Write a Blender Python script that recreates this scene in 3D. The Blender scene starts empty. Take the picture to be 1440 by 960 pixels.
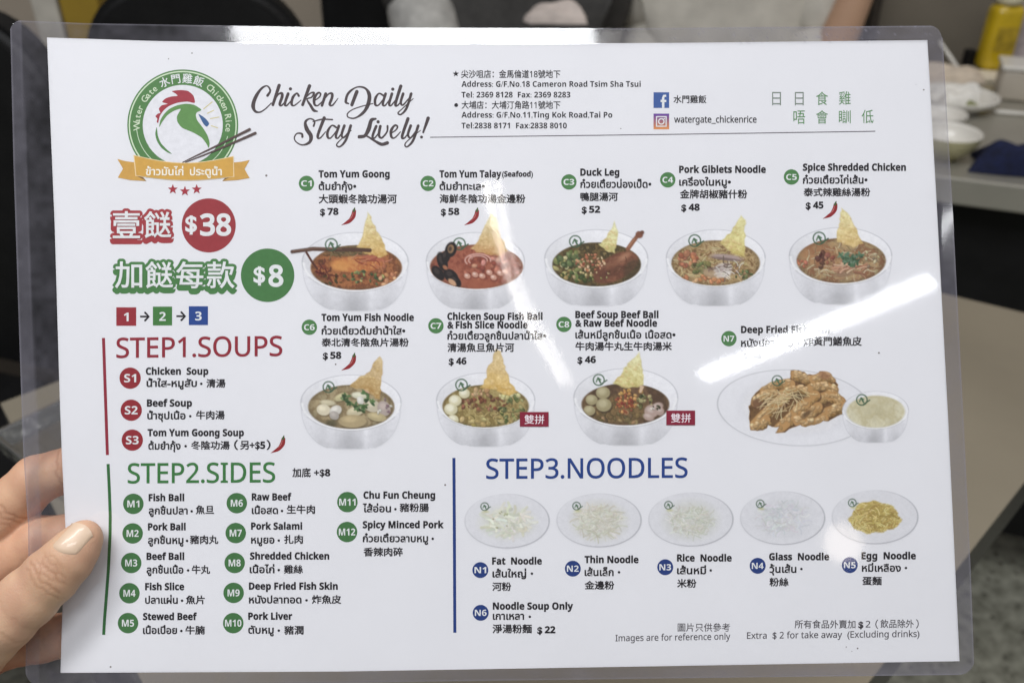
import bpy, bmesh, math, random
import numpy as np
from mathutils import Vector, Matrix
from mathutils.bvhtree import BVHTree

random.seed(7)
rng = np.random.default_rng(7)
scene = bpy.context.scene
COL = scene.collection

# ------------------------------------------------------------------ camera
F = 1250.0                       # focal length in photo pixels (1440 wide)
CAM_H, PITCH = 1.20, math.radians(32)
cd = bpy.data.cameras.new("camera")
cam = bpy.data.objects.new("camera", cd)
COL.objects.link(cam)
cam.location = (0, 0, CAM_H)
cam.rotation_euler = (math.radians(90) - PITCH, 0, 0)
cd.sensor_width = 36
cd.lens = F / 1440 * 36
cd.clip_start, cd.clip_end = 0.02, 60
cd.dof.use_dof = True
cd.dof.focus_distance = 0.299
cd.dof.aperture_fstop = 13
scene.camera = cam

# ------------------------------------------------------------------ world, lamps, exposure
world = bpy.data.worlds.new("World")
scene.world = world
world.use_nodes = True
wn = world.node_tree.nodes
wl = world.node_tree.links
bg = wn["Background"]
tc = wn.new("ShaderNodeTexCoord")
sx = wn.new("ShaderNodeSeparateXYZ")
wl.new(tc.outputs["Generated"], sx.inputs[0])
cr = wn.new("ShaderNodeValToRGB")
cr.color_ramp.elements[0].position = 0.0
cr.color_ramp.elements[0].color = (0.03, 0.03, 0.03, 1)
cr.color_ramp.elements[1].position = 1.0
cr.color_ramp.elements[1].color = (0.60, 0.60, 0.67, 1)
mr = wn.new("ShaderNodeMapRange")
mr.inputs["From Min"].default_value = -0.7
mr.inputs["From Max"].default_value = 0.9
wl.new(sx.outputs["Z"], mr.inputs["Value"])
wl.new(mr.outputs[0], cr.inputs[0])
wl.new(cr.outputs[0], bg.inputs["Color"])
bg.inputs["Strength"].default_value = 0.37


def tube(name, a, b, width, radiance, color=(0.97, 0.98, 1.0)):
    """A ceiling tube: an area lamp between two ceiling points, shining down."""
    a, b = Vector(a), Vector(b)
    L = (b - a).length
    ld = bpy.data.lights.new(name, 'AREA')
    ld.shape = 'RECTANGLE'
    ld.size, ld.size_y = L, width
    ld.energy = radiance * math.pi * L * width
    ld.color = color
    o = bpy.data.objects.new(name, ld)
    COL.objects.link(o)
    o.location = (a + b) / 2
    o.rotation_euler = (0, 0, math.atan2(b.y - a.y, b.x - a.x))
    return o


tube("ceiling_or_fill_tube", (0.79, -2.50, 2.6), (1.47, -1.86, 2.6), 0.096, 20)
tube("ceiling_or_fill_tube", (-0.085, -1.36, 2.6), (0.185, -2.50, 2.6), 0.018, 13, (1, 0.95, 0.88))
tube("ceiling_or_fill_tube", (-0.050, -1.36, 2.6), (0.220, -2.50, 2.6), 0.010, 13, (1, 0.95, 0.88))
tube("ceiling_or_fill_tube", (-0.66, -0.70, 2.6), (0.22, -0.70, 2.6), 0.26, 19)
tube("ceiling_or_fill_tube", (-1.3, -0.2, 2.6), (-0.1, 0.15, 2.6), 0.30, 22.5)
tube("ceiling_or_fill_tube", (0.5, -0.35, 2.6), (1.5, -0.35, 2.6), 0.22, 10)  # unseen fill lamp, added to brighten the menu sheet
tube("ceiling_or_fill_tube", (0.6, 1.0, 2.6), (1.6, 1.2, 2.6), 0.25, 8, (1, 0.93, 0.82))  # unseen lamp added to light the background
tube("ceiling_or_fill_tube", (1.78, -1.52, 2.6), (2.25, -1.45, 2.6), 0.10, 14)
ld = bpy.data.lights.new("globe_lamp", 'POINT')
ld.shadow_soft_size = 0.11
ld.energy = 4.5 * 4 * math.pi ** 2 * 0.11 ** 2
ld.color = (1, 0.88, 0.76)
lo = bpy.data.objects.new("globe_lamp", ld)
COL.objects.link(lo)
lo.location = (1.97, -4.30, 2.55)

scene.view_settings.view_transform = 'Standard'
scene.view_settings.look = 'None'
scene.view_settings.exposure = 0.0
scene.view_settings.gamma = 1.0
scene.cycles.use_denoising = True
scene.cycles.max_bounces = 8
scene.cycles.transparent_max_bounces = 12


# ------------------------------------------------------------------ small helpers
def lin(c):
    out = []
    for v in c[:3]:
        v = v / 255.0
        out.append(v / 12.92 if v <= 0.04045 else ((v + 0.055) / 1.055) ** 2.4)
    return out


PAPER_ALB = 0.80
INK_K = 1.07                    # ink reflectance from its seen colour on this paper


def ink_rgb(c):
    return [min(0.9, v * INK_K) for v in lin(c)]


MATS = {}


def mat(name, base, rough=0.5, metallic=0.0, noise=0.0, nscale=20.0, spec=0.5, bump=0.0, bscale=200.0, trans=0.0, coat=0.0, col2=None):
    """Procedural Principled material: base colour broken up by noise, bumped by noise."""
    if name in MATS:
        return MATS[name]
    m = bpy.data.materials.new(name)
    m.use_nodes = True
    nt = m.node_tree
    p = nt.nodes["Principled BSDF"]
    p.inputs["Roughness"].default_value = rough
    p.inputs["Metallic"].default_value = metallic
    p.inputs["Specular IOR Level"].default_value = spec
    p.inputs["Transmission Weight"].default_value = trans
    p.inputs["Coat Weight"].default_value = coat
    p.inputs["Base Color"].default_value = (*base, 1)
    t = nt.nodes.new("ShaderNodeTexCoord")
    if noise > 0 or col2:
        n = nt.nodes.new("ShaderNodeTexNoise")
        n.inputs["Scale"].default_value = nscale
        n.inputs["Detail"].default_value = 6
        nt.links.new(t.outputs["Object"], n.inputs["Vector"])
        r = nt.nodes.new("ShaderNodeValToRGB")
        lo_, hi_ = [v * (1 - noise) for v in base], [min(1, v * (1 + noise)) for v in base]
        if col2:
            lo_, hi_ = base, col2
        r.color_ramp.elements[0].position = 0.3
        r.color_ramp.elements[1].position = 0.7
        r.color_ramp.elements[0].color = (*lo_, 1)
        r.color_ramp.elements[1].color = (*hi_, 1)
        nt.links.new(n.outputs["Fac"], r.inputs[0])
        nt.links.new(r.outputs[0], p.inputs["Base Color"])
    if bump > 0:
        n2 = nt.nodes.new("ShaderNodeTexNoise")
        n2.inputs["Scale"].default_value = bscale
        n2.inputs["Detail"].default_value = 5
        nt.links.new(t.outputs["Object"], n2.inputs["Vector"])
        b = nt.nodes.new("ShaderNodeBump")
        b.inputs["Strength"].default_value = bump
        b.inputs["Distance"].default_value = 0.002
        nt.links.new(n2.outputs["Fac"], b.inputs["Height"])
        nt.links.new(b.outputs[0], p.inputs["Normal"])
    MATS[name] = m
    return m


def ink(c):
    key = "ink_%d_%d_%d" % tuple(c)
    if key in MATS:
        return MATS[key]
    return mat(key, ink_rgb(c), rough=0.6, spec=0.25, noise=0.05, nscale=600)


def empty(name, loc, label, cat, rotz=0.0, group=None):
    o = bpy.data.objects.new(name, None)
    o.empty_display_size = 0.05
    COL.objects.link(o)
    o.location = loc
    o.rotation_euler = (0, 0, rotz)
    tag(o, label, cat, group)
    return o


def tag(o, label=None, cat=None, group=None, kind=None):
    if label: o["label"] = label
    if cat: o["category"] = cat
    if group: o["group"] = group
    if kind: o["kind"] = kind
    return o


def obj(name, verts, faces, mats, parent=None, idx=None, smooth=False, colors=None):
    me = bpy.data.meshes.new(name)
    me.from_pydata([tuple(v) for v in verts], [], [tuple(f) for f in faces])
    if not isinstance(mats, (list, tuple)):
        mats = [mats]
    for m in mats:
        me.materials.append(m)
    if idx is not None:
        me.polygons.foreach_set("material_index", np.asarray(idx, dtype=np.int32))
    if smooth:
        me.polygons.foreach_set("use_smooth", np.ones(len(me.polygons), dtype=bool))
    if colors is not None:
        at_ = me.color_attributes.new("Col", 'FLOAT_COLOR', 'POINT')
        at_.data.foreach_set("color", np.asarray(colors, dtype=np.float32).ravel())
    me.update()
    o = bpy.data.objects.new(name, me)
    COL.objects.link(o)
    if parent is not None:
        o.parent = parent
    return o


def bm_obj(name, bm, mats, parent=None, smooth=False):
    me = bpy.data.meshes.new(name)
    bm.normal_update()
    bm.to_mesh(me)
    bm.free()
    for m in (mats if isinstance(mats, (list, tuple)) else [mats]):
        me.materials.append(m)
    if smooth:
        me.polygons.foreach_set("use_smooth", np.ones(len(me.polygons), dtype=bool))
    o = bpy.data.objects.new(name, me)
    COL.objects.link(o)
    if parent is not None:
        o.parent = parent
    return o


def bx(bm, c, size, bevel=0.0, seg=3, rot=None):
    """Bevelled box added to a bmesh."""
    ret = bmesh.ops.create_cube(bm, size=1.0)
    vs = ret["verts"]
    bmesh.ops.scale(bm, vec=size, verts=vs)
    if bevel > 0:
        es = list({e for v in vs for e in v.link_edges})
        r = bmesh.ops.bevel(bm, geom=es, offset=bevel, segments=seg, profile=0.5, affect='EDGES')
        vs = list({v for f in r["faces"] for v in f.verts} | {v for v in vs if v.is_valid})
    if rot is not None:
        bmesh.ops.rotate(bm, cent=(0, 0, 0), matrix=rot, verts=vs)
    bmesh.ops.translate(bm, vec=c, verts=vs)
    return vs


def lathe(prof, n=48):
    vs, fs = [], []
    for (r, z) in prof:
        for k in range(n):
            a = 2 * math.pi * k / n
            vs.append((r * math.cos(a), r * math.sin(a), z))
    for i in range(len(prof) - 1):
        for k in range(n):
            a, b = i * n + k, i * n + (k + 1) % n
            fs.append((a, b, b + n, a + n))
    fs.append(tuple(range(n - 1, -1, -1)))
    fs.append(tuple((len(prof) - 1) * n + k for k in range(n)))
    return vs, fs


# world point on the line of sight of a photo pixel: at a height z or at a depth y
SP, CP = math.sin(PITCH), math.cos(PITCH)


def ray(px, py):
    dx, dy = (px - 720) / F, (480 - py) / F
    return Vector((dx, CP + dy * SP, -SP + dy * CP))


def at_z(px, py, z):
    d = ray(px, py)
    t = (z - CAM_H) / d.z
    return Vector((d.x * t, d.y * t, z))


def at_y(px, py, y):
    d = ray(px, py)
    t = y / d.y
    return Vector((d.x * t, y, CAM_H + d.z * t))


# ------------------------------------------------------------------ the room behind: floor, wall
def terrazzo():
    m = bpy.data.materials.new("terrazzo")
    m.use_nodes = True
    nt = m.node_tree
    p = nt.nodes["Principled BSDF"]
    t = nt.nodes.new("ShaderNodeTexCoord")

    def vor(scale, lo, hi):
        v = nt.nodes.new("ShaderNodeTexVoronoi")
        v.inputs["Scale"].default_value = scale
        nt.links.new(t.outputs["Object"], v.inputs["Vector"])
        r = nt.nodes.new("ShaderNodeMapRange")
        r.inputs["From Min"].default_value = lo
        r.inputs["From Max"].default_value = hi
        nt.links.new(v.outputs["Distance"], r.inputs["Value"])
        return v, r
    base = nt.nodes.new("ShaderNodeTexNoise")
    base.inputs["Scale"].default_value = 45
    base.inputs["Detail"].default_value = 8
    nt.links.new(t.outputs["Object"], base.inputs["Vector"])
    ramp = nt.nodes.new("ShaderNodeValToRGB")
    ramp.color_ramp.elements[0].position = 0.33
    ramp.color_ramp.elements[1].position = 0.68
    ramp.color_ramp.elements[0].color = (0.19, 0.19, 0.145, 1)
    ramp.color_ramp.elements[1].color = (0.46, 0.46, 0.37, 1)
    nt.links.new(base.outputs["Fac"], ramp.inputs[0])
    v1, r1 = vor(48, 0.16, 0.24)
    v2, r2 = vor(95, 0.13, 0.22)
    mx1 = nt.nodes.new("ShaderNodeMixRGB")
    mx1.inputs["Color1"].default_value = (0.10, 0.095, 0.075, 1)
    nt.links.new(r1.outputs[0], mx1.inputs["Fac"])
    nt.links.new(ramp.outputs[0], mx1.inputs["Color2"])
    mx2 = nt.nodes.new("ShaderNodeMixRGB")
    mx2.inputs["Color1"].default_value = (0.5, 0.49, 0.40, 1)
    nt.links.new(r2.outputs[0], mx2.inputs["Fac"])
    nt.links.new(mx1.outputs[0], mx2.inputs["Color2"])
    nt.links.new(mx2.outputs[0], p.inputs["Base Color"])
    p.inputs["Roughness"].default_value = 0.45
    return m


fl = obj("floor", [(-4, -5, 0), (4, -5, 0), (4, 2.4, 0), (-4, 2.4, 0)], [(0, 1, 2, 3)], terrazzo())
tag(fl, "speckled grey green terrazzo floor", "floor", kind="structure")
b = bmesh.new()
bx(b, (0, 2.05, 1.5), (8, 0.1, 3.0))
wall = bm_obj("wall", b, mat("wall_paint", (0.42, 0.36, 0.28), 0.7, noise=0.06, nscale=3))
tag(wall, "plain cream wall at the back of the dining room", "wall", kind="structure")

M_BLACK = mat("black_leatherette", (0.006, 0.006, 0.006), 0.6, spec=0.25, noise=0.3, nscale=30, bump=0.3, bscale=300)
M_STEEL = mat("brushed_steel", (0.36, 0.32, 0.245), 0.38, metallic=0.55, noise=0.10, nscale=5)
M_STEEL2 = mat("satin_steel", (0.40, 0.385, 0.33), 0.35, metallic=0.5, noise=0.08, nscale=8)
M_DARK = mat("dark_metal", (0.06, 0.058, 0.05), 0.4, metallic=0.3, noise=0.15, nscale=10)
M_CERAMIC = mat("white_melamine", (0.72, 0.70, 0.64), 0.25, noise=0.03, nscale=12)
M_OLIVE = mat("olive_melamine", (0.46, 0.43, 0.25), 0.3, noise=0.1, nscale=12)


# ---- chairs
def make_chair(loc, rz, label):
    t = empty("padded_chair", loc, label, "chair", rz, "black padded dining chairs")
    b = bmesh.new()
    bx(b, (0, 0, 0.445), (0.42, 0.42, 0.07), 0.03)
    bm_obj("seat", b, M_BLACK, t, True)
    # backrest: an arched cushion
    n, vs, fs = 28, [], []
    prof = []
    for k in range(n + 1):
        a = math.pi * k / n
        ca, sa = math.cos(a), math.sin(a)
        prof.append((0.155 * math.copysign(abs(ca) ** 0.62, ca), 0.80 + 0.19 * sa ** 0.75))
    prof = [(0.185, 0.50)] + [(0.18, 0.65)] + prof + [(-0.18, 0.65), (-0.185, 0.50)]
    b = bmesh.new()
    f0 = [b.verts.new((x, 0.185, z)) for x, z in prof]
    f = b.faces.new(f0)
    r = bmesh.ops.extrude_face_region(b, geom=[f])
    bmesh.ops.translate(b, vec=(0, 0.05, 0), verts=[v for v in r["geom"] if isinstance(v, bmesh.types.BMVert)])
    bmesh.ops.recalc_face_normals(b, faces=b.faces)
    bmesh.ops.bevel(b, geom=[e for e in b.edges if len(e.link_faces) == 2 and e.calc_face_angle(0) > 1.0], offset=0.012, segments=3, affect='EDGES')
    bm_obj("backrest", b, M_BLACK, t)
    for sx_ in (-1, 1):
        for sy_ in (-1, 1):
            b = bmesh.new()
            bx(b, (sx_ * 0.18, sy_ * 0.18, 0.205), (0.026, 0.026, 0.41), 0.005)
            bm_obj("leg", b, M_DARK, t)
    return t


make_chair((-0.40, 1.00, 0), math.radians(4), "black padded chair with a rounded back behind the top edge of the menu")
make_chair((-0.715, 0.86, 0), math.radians(-18), "black padded chair cut off by the left edge of the photo")


# ---- own table (the one below the menu)
def prism(b, pts, z0, z1):
    lo_ = [b.verts.new((x, y, z0)) for x, y in pts]
    hi_ = [b.verts.new((x, y, z1)) for x, y in pts]
    b.faces.new(hi_)
    b.faces.new(lo_[::-1])
    n = len(pts)
    for i in range(n):
        b.faces.new((lo_[i], lo_[(i + 1) % n], hi_[(i + 1) % n], hi_[i]))


tb = empty("dining_table", (0.1, 0.6, 0), "brown grey topped table with a dark edge below the menu", "table")
quad = [(-0.03, 0.10), (0.598, 0.724), (0.037, 1.07), (-0.44, 0.62)]
quad = [(x - 0.1, y - 0.6) for x, y in quad]
cx_, cy_ = sum(p[0] for p in quad) / 4, sum(p[1] for p in quad) / 4
b = bmesh.new()
prism(b, quad, 0.748, 0.750)
bm_obj("tabletop", b, M_STEEL, tb)
b = bmesh.new()
prism(b, quad, 0.708, 0.7479)
bm_obj("table_edge", b, M_DARK, tb)
for (x, y) in quad:
    b = bmesh.new()
    bx(b, (cx_ + (x - cx_) * 0.55, cy_ + (y - cy_) * 0.55, 0.354), (0.035, 0.035, 0.708), 0.004)
    bm_obj("leg", b, M_DARK, tb)

ty = empty("steel_tray", (*at_z(78, 622, 0.7505)[:2], 0.7505), "shiny steel tray behind the index finger at the left edge", "tray", math.radians(-38))
M_SHINY = mat("shiny_steel", (0.55, 0.55, 0.53), 0.16, metallic=0.95, noise=0.08, nscale=40, bump=0.5, bscale=70)
b = bmesh.new()
bx(b, (0.05, 0.03, 0.003), (0.16, 0.12, 0.004), 0.0015)
bm_obj("base", b, M_SHINY, ty)
for (x, y, sx_, sy_) in ((0.05, -0.031, 0.166, 0.004), (0.05, 0.091, 0.166, 0.004), (-0.031, 0.03, 0.004, 0.118), (0.131, 0.03, 0.004, 0.118)):
    b = bmesh.new()
    bx(b, (x, y, 0.007), (sx_, sy_, 0.014), 0.0012)
    bm_obj("rim", b, M_SHINY, ty)

# ---- steel table at the right, with its crockery
ang = math.atan2(-0.031, 0.081)
st = empty("steel_table", (0.597, 1.138, 0), "stainless steel table with used crockery at the right", "table", ang)
b = bmesh.new()
bx(b, (0.20, 0.31, 0.731), (0.95, 0.62, 0.038), 0.003)
bm_obj("tabletop", b, M_STEEL2, st)
b = bmesh.new()
bx(b, (0.20, 0.06, 0.42), (0.85, 0.02, 0.58))
bm_obj("panel", b, M_BLACK, st)  # added black sheet standing in for the dark space under the tabletop
for (x, y) in ((-0.22, 0.04), (0.62, 0.04), (-0.22, 0.58), (0.62, 0.58)):
    b = bmesh.new()
    bx(b, (x, y, 0.356), (0.04, 0.04, 0.711), 0.004)
    bm_obj("leg", b, M_DARK, st)

TZ = 0.7505


def bowl_thing(name, px, py, R, H, label, cat, outer, inner, group=None, foot=0.45):
    p = at_z(px, py, TZ + H)
    t = empty(name, (p.x, p.y, TZ), label, cat, 0, group)
    pr = [(R * foot, 0.0), (R * foot, 0.006)]
    for k in range(1, 10):
        a = k / 9
        pr.append((R * (foot + (1 - foot) * math.sin(a * math.pi / 2) ** 0.9), 0.006 + (H - 0.006) * (1 - math.cos(a * math.pi / 2)) ** 0.75))
    v, f = lathe(pr)
    obj("outside", v, f[:-1], outer, t, smooth=True)
    pi_ = [(r, z) for r, z in pr[2:]][::-1]
    pin = [(pi_[0][0], H), (pi_[0][0] - 0.0015, H + 0.0012), (pi_[0][0] - 0.003, H)] + [(max(0.002, r - 0.0035), z + 0.003) for r, z in pi_[1:]]
    v, f = lathe(pin)
    obj("inside", v, f[:-2] + [f[-1]], inner, t, smooth=True)
    return t


bowl_thing("rice_bowl", 1333, 185, 0.046, 0.038, "empty bowl with white inside and olive outside, nearest of the dishes", "bowl", M_OLIVE, M_CERAMIC, "bowls on the steel table")
bowl_thing("rice_bowl", 1322, 158, 0.040, 0.026, "small white bowl half hidden behind the menu, above the olive bowl", "bowl", M_CERAMIC, M_CERAMIC, "bowls on the steel table")
plate = bowl_thing("plate", 1345, 133, 0.066, 0.022, "white plate of scraps with a crumpled napkin", "plate", M_CERAMIC, M_CERAMIC, foot=0.6)


def crumple(name, loc, size, m, label, cat, seed=0, n=26, amp=0.5, group=None, rot=0):
    r = np.random.default_rng(seed)
    ph = r.uniform(0, 6.28, (7, 2))
    fr = r.uniform(1.5, 6, (7, 2))
    di = r.uniform(-1, 1, 7)
    vs, fs = [], []
    for j in range(n + 1):
        for i in range(n + 1):
            u, v = i / n * 2 - 1, j / n * 2 - 1
            e = (1 - abs(u) ** 4) * (1 - abs(v) ** 4)
            h = sum(di[k] * math.sin(fr[k, 0] * u + fr[k, 1] * v + ph[k, 0]) for k in range(7)) / 3
            rr = 1 + 0.12 * math.sin(3 * math.atan2(v, u) + ph[0, 0])
            vs.append((u * size[0] * rr, v * size[1] * rr, max(0.0008, e ** 0.5 * size[2] * (0.55 + amp * h))))
    for j in range(n):
        for i in range(n):
            a = j * (n + 1) + i
            fs.append((a, a + 1, a + n + 2, a + n + 1))
    o = obj(name, vs, fs, m, smooth=True)
    o.location = loc
    o.rotation_euler = (0, 0, rot)
    return tag(o, label, cat, group)


pp = plate.location
M_TISSUE = mat("tissue", (0.78, 0.76, 0.70), 0.8, noise=0.1, nscale=60, bump=0.4, bscale=120)
crumple("napkin", (pp.x + 0.0, pp.y - 0.005, TZ + 0.012), (0.036, 0.030, 0.030), M_TISSUE, "crumpled white paper napkin on the plate of scraps", "napkin", 3)
crumple("food_scraps", (pp.x - 0.005, pp.y - 0.035, TZ + 0.010), (0.030, 0.016, 0.012), mat("green_scraps", (0.16, 0.17, 0.05), 0.6, noise=0.5, nscale=90), "green brown scraps left on the plate", "food", 5)
p = at_z(1335, 112, TZ)
crumple("napkin", (p.x, p.y, TZ + 0.0), (0.06, 0.035, 0.03), mat("beige_tissue", (0.62, 0.53, 0.42), 0.8, noise=0.15, nscale=60), "crumpled beige napkin lying behind the plate", "napkin", 11)
M_NAVY = mat("navy_cloth", (0.004, 0.008, 0.038), 0.9, noise=0.4, nscale=120, bump=0.6, bscale=400)
p = at_z(1440, 238, TZ)
crumple("folded_cloth", (p.x, p.y, TZ), (0.066, 0.036, 0.055), M_NAVY, "navy blue folded cloth at the edge of the steel table", "cloth", 8, n=40, amp=0.35, rot=ang)

# pale serving box
p = at_z(1452, 146, TZ)
t = empty("serving_dish", (p.x + 0.02, p.y + 0.03, TZ), "pale rectangular dish below the yellow bottle", "dish", ang)
b = bmesh.new()
vs = bx(b, (0, 0, 0.025), (0.13, 0.07, 0.05), 0.006)
bm_obj("body", b, mat("pale_dish", (0.50, 0.45, 0.37), 0.4, noise=0.06, nscale=20), t, True)
b = bmesh.new()
bx(b, (0, 0, 0.0535), (0.136, 0.076, 0.007), 0.002)
bm_obj("rim", b, M_CERAMIC, t)
p = at_z(1366, 108, TZ)
b = bmesh.new()
bx(b, (0, 0, 0.004), (0.10, 0.05, 0.008), 0.002)
o = bm_obj("paper_pad", b, mat("cream_paper", (0.82, 0.74, 0.58), 0.7, noise=0.03))
o.location = (p.x, p.y, TZ)
o.rotation_euler = (0, 0, ang)
tag(o, "cream paper pad lying at the foot of the yellow bottle", "paper")

# bottle of yellow drink
p = at_z(1392, 100, TZ)
bt = empty("juice_bottle", (p.x, p.y, TZ), "bottle of bright yellow drink standing on the steel table", "bottle")
b = bmesh.new()
bx(b, (0, 0, 0.060), (0.056, 0.048, 0.120), 0.016, 4)
bm_obj("body", b, mat("yellow_drink", (0.60, 0.42, 0.015), 0.2, noise=0.12, nscale=25, coat=0.5), bt, True)
v, f = lathe([(0.022, 0.1195), (0.024, 0.130), (0.013, 0.140), (0.012, 0.156), (0.012, 0.157)], 24)
obj("neck", v, f, mat("clear_neck", (0.62, 0.58, 0.40), 0.15, coat=0.5), bt, smooth=True)
v, f = lathe([(0.0145, 0.157), (0.0145, 0.172), (0.013, 0.174)], 24)
obj("cap", v, f, mat("white_cap", (0.75, 0.75, 0.72), 0.4), bt, smooth=False)
b = bmesh.new()
bx(b, (0, -0.0246, 0.062), (0.034, 0.0012, 0.042), 0.0)
bm_obj("label", b, mat("amber_label", (0.42, 0.29, 0.02), 0.5, noise=0.4, nscale=70), bt)

p = at_z(1362, 98, TZ)
b = bmesh.new()
bx(b, (0, 0, 0.017), (0.017, 0.02, 0.034), 0.003)
o = bm_obj("sauce_pot", b, M_BLACK)
o.location = (p.x, p.y + 0.01, TZ)
tag(o, "small black pot to the left of the yellow bottle", "pot")

# card on the table
p = at_z(1447, 100, TZ)
cs = empty("menu_card", (p.x + 0.02, p.y - 0.0, TZ), "pale grey card stand at the right edge beside the yellow bottle", "card", math.radians(-12))
b = bmesh.new()
bx(b, (0, 0, 0.0), (0.11, 0.004, 0.20), 0.0)
bmesh.ops.rotate(b, cent=(0, 0, -0.1), matrix=Matrix.Rotation(math.radians(-8), 3, 'X'), verts=b.verts)
bmesh.ops.translate(b, vec=(0, 0, 0.1), verts=b.verts)
bm_obj("panel", b, mat("card_face", (0.42, 0.37, 0.38), 0.4, noise=0.25, nscale=45), cs)
b = bmesh.new()
bx(b, (0, 0.03, 0.004), (0.11, 0.07, 0.008), 0.002)
bm_obj("foot", b, M_CERAMIC, cs)


def rod(name, a, b_, r, m, label, cat, group=None):
    a, b_ = Vector(a), Vector(b_)
    v, f = lathe([(r * 0.7, 0), (r, 0.002), (r * 0.8, (b_ - a).length)], 10)
    o = obj(name, v, f, m, smooth=True)
    o.location = a
    o.rotation_euler = (b_ - a).to_track_quat('Z', 'Y').to_euler()
    return tag(o, label, cat, group)


a = at_z(1349, 100, TZ + 0.012)
rod("spoon_handle", a, a + Vector((-0.035, 0.03, 0.045)), 0.004, M_CERAMIC, "pale spoon leaning up from the crumpled napkin", "spoon")
a, c = at_z(1398, 157, TZ + 0.004), at_z(1475, 163, TZ + 0.004)  # thin pale rod built for a bright line on the tabletop
rod("pale_rod", a, c, 0.0035, M_CERAMIC, "bright pale line on the steel table, built as a thin rod", "pale_rod")

# banquette back on the right
b = bmesh.new()
bx(b, (1.20, 1.93, 0.60), (1.20, 0.12, 1.20), 0.03)
o = bm_obj("bench_back", b, mat("taupe_vinyl", (0.20, 0.175, 0.135), 0.6, noise=0.08, nscale=8, bump=0.2, bscale=100), smooth=True)
tag(o, "taupe bench back behind the yellow bottle", "bench")

# dark counter at the left, with boxes on it
b = bmesh.new()
cn = empty("sideboard", (-1.15, 1.75, 0), "dark brown sideboard at the back left", "sideboard")
bx(b, (0, 0, 0.32), (0.95, 0.42, 0.64), 0.004)
M_BROWN = mat("dark_brown_wood", (0.035, 0.026, 0.02), 0.5, noise=0.25, nscale=12)
bm_obj("body", b, M_BROWN, cn)
b = bmesh.new()
bx(b, (0, 0, 0.653), (0.99, 0.46, 0.025), 0.004)
bm_obj("top", b, mat("grey_brown_top", (0.11, 0.095, 0.08), 0.4, noise=0.15), cn)
for i, (x0, x1, h, m, nm, lb) in enumerate((
        (88, 142, 0.30, mat("mustard_card", (0.34, 0.22, 0.02), 0.6, noise=0.15, nscale=10), "tall_box", "mustard yellow tall box on the sideboard"),
        (48, 84, 0.28, mat("pale_card", (0.52, 0.49, 0.42), 0.6, noise=0.2, nscale=18), "tall_box", "pale grey tall box on the sideboard"))):
    a, c = at_y(x0, 40, 1.66), at_y(x1, 40, 1.66)
    b = bmesh.new()
    bx(b, (0, 0, h / 2), (c.x - a.x, 0.10, h), 0.004)
    o = bm_obj(nm, b, m)
    o.location = ((a.x + c.x) / 2, 1.72, 0.666)
    tag(o, lb, "box")


# ------------------------------------------------------------------ people behind
def skinned(name, joints, edges, m, parent=None, sub=2):
    me = bpy.data.meshes.new(name + "_skeleton")
    keys = list(joints)
    me.from_pydata([joints[k][:3] for k in keys], [(keys.index(a), keys.index(b)) for a, b in edges], [])
    o = bpy.data.objects.new(name, me)
    COL.objects.link(o)
    o.modifiers.new("skin", 'SKIN')
    lay = me.skin_vertices[0].data if me.skin_vertices else None
    if lay is None:
        bm_ = bmesh.new(); bm_.from_mesh(me); bm_.verts.layers.skin.verify(); bm_.to_mesh(me); bm_.free()
        lay = me.skin_vertices[0].data
    for i, k in enumerate(keys):
        r = joints[k][3:]
        lay[i].radius = (r[0], r[-1])
    lay[0].use_root = True
    sm = o.modifiers.new("sub", 'SUBSURF')
    sm.levels = sm.render_levels = sub
    dg = bpy.context.evaluated_depsgraph_get()
    dg.update()
    me2 = bpy.data.meshes.new_from_object(o.evaluated_get(dg))
    o.modifiers.clear()
    o.data = me2
    bpy.data.meshes.remove(me)
    me2.name = name
    me2.materials.clear()
    me2.materials.append(m)
    me2.polygons.foreach_set("use_smooth", np.ones(len(me2.polygons), dtype=bool))
    if parent is not None:
        o.parent = parent
    return o


M_SKINB = mat("skin_far", (0.50, 0.31, 0.20), 0.5, noise=0.08, nscale=10)
M_HAIR = mat("dark_hair", (0.02, 0.014, 0.01), 0.5, noise=0.3, nscale=60)
M_TROUSER = mat("charcoal_cloth", (0.05, 0.048, 0.045), 0.8, noise=0.2, nscale=60)
M_SHIRT = mat("grey_linen", (0.58, 0.55, 0.48), 0.85, noise=0.12, nscale=25, bump=0.5, bscale=60)
M_BTOP = mat("black_cloth", (0.010, 0.010, 0.012), 0.85, noise=0.3, nscale=40)
M_PALE = mat("pale_knit", (0.44, 0.43, 0.40), 0.9, noise=0.2, nscale=50, bump=0.5, bscale=150)


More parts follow.
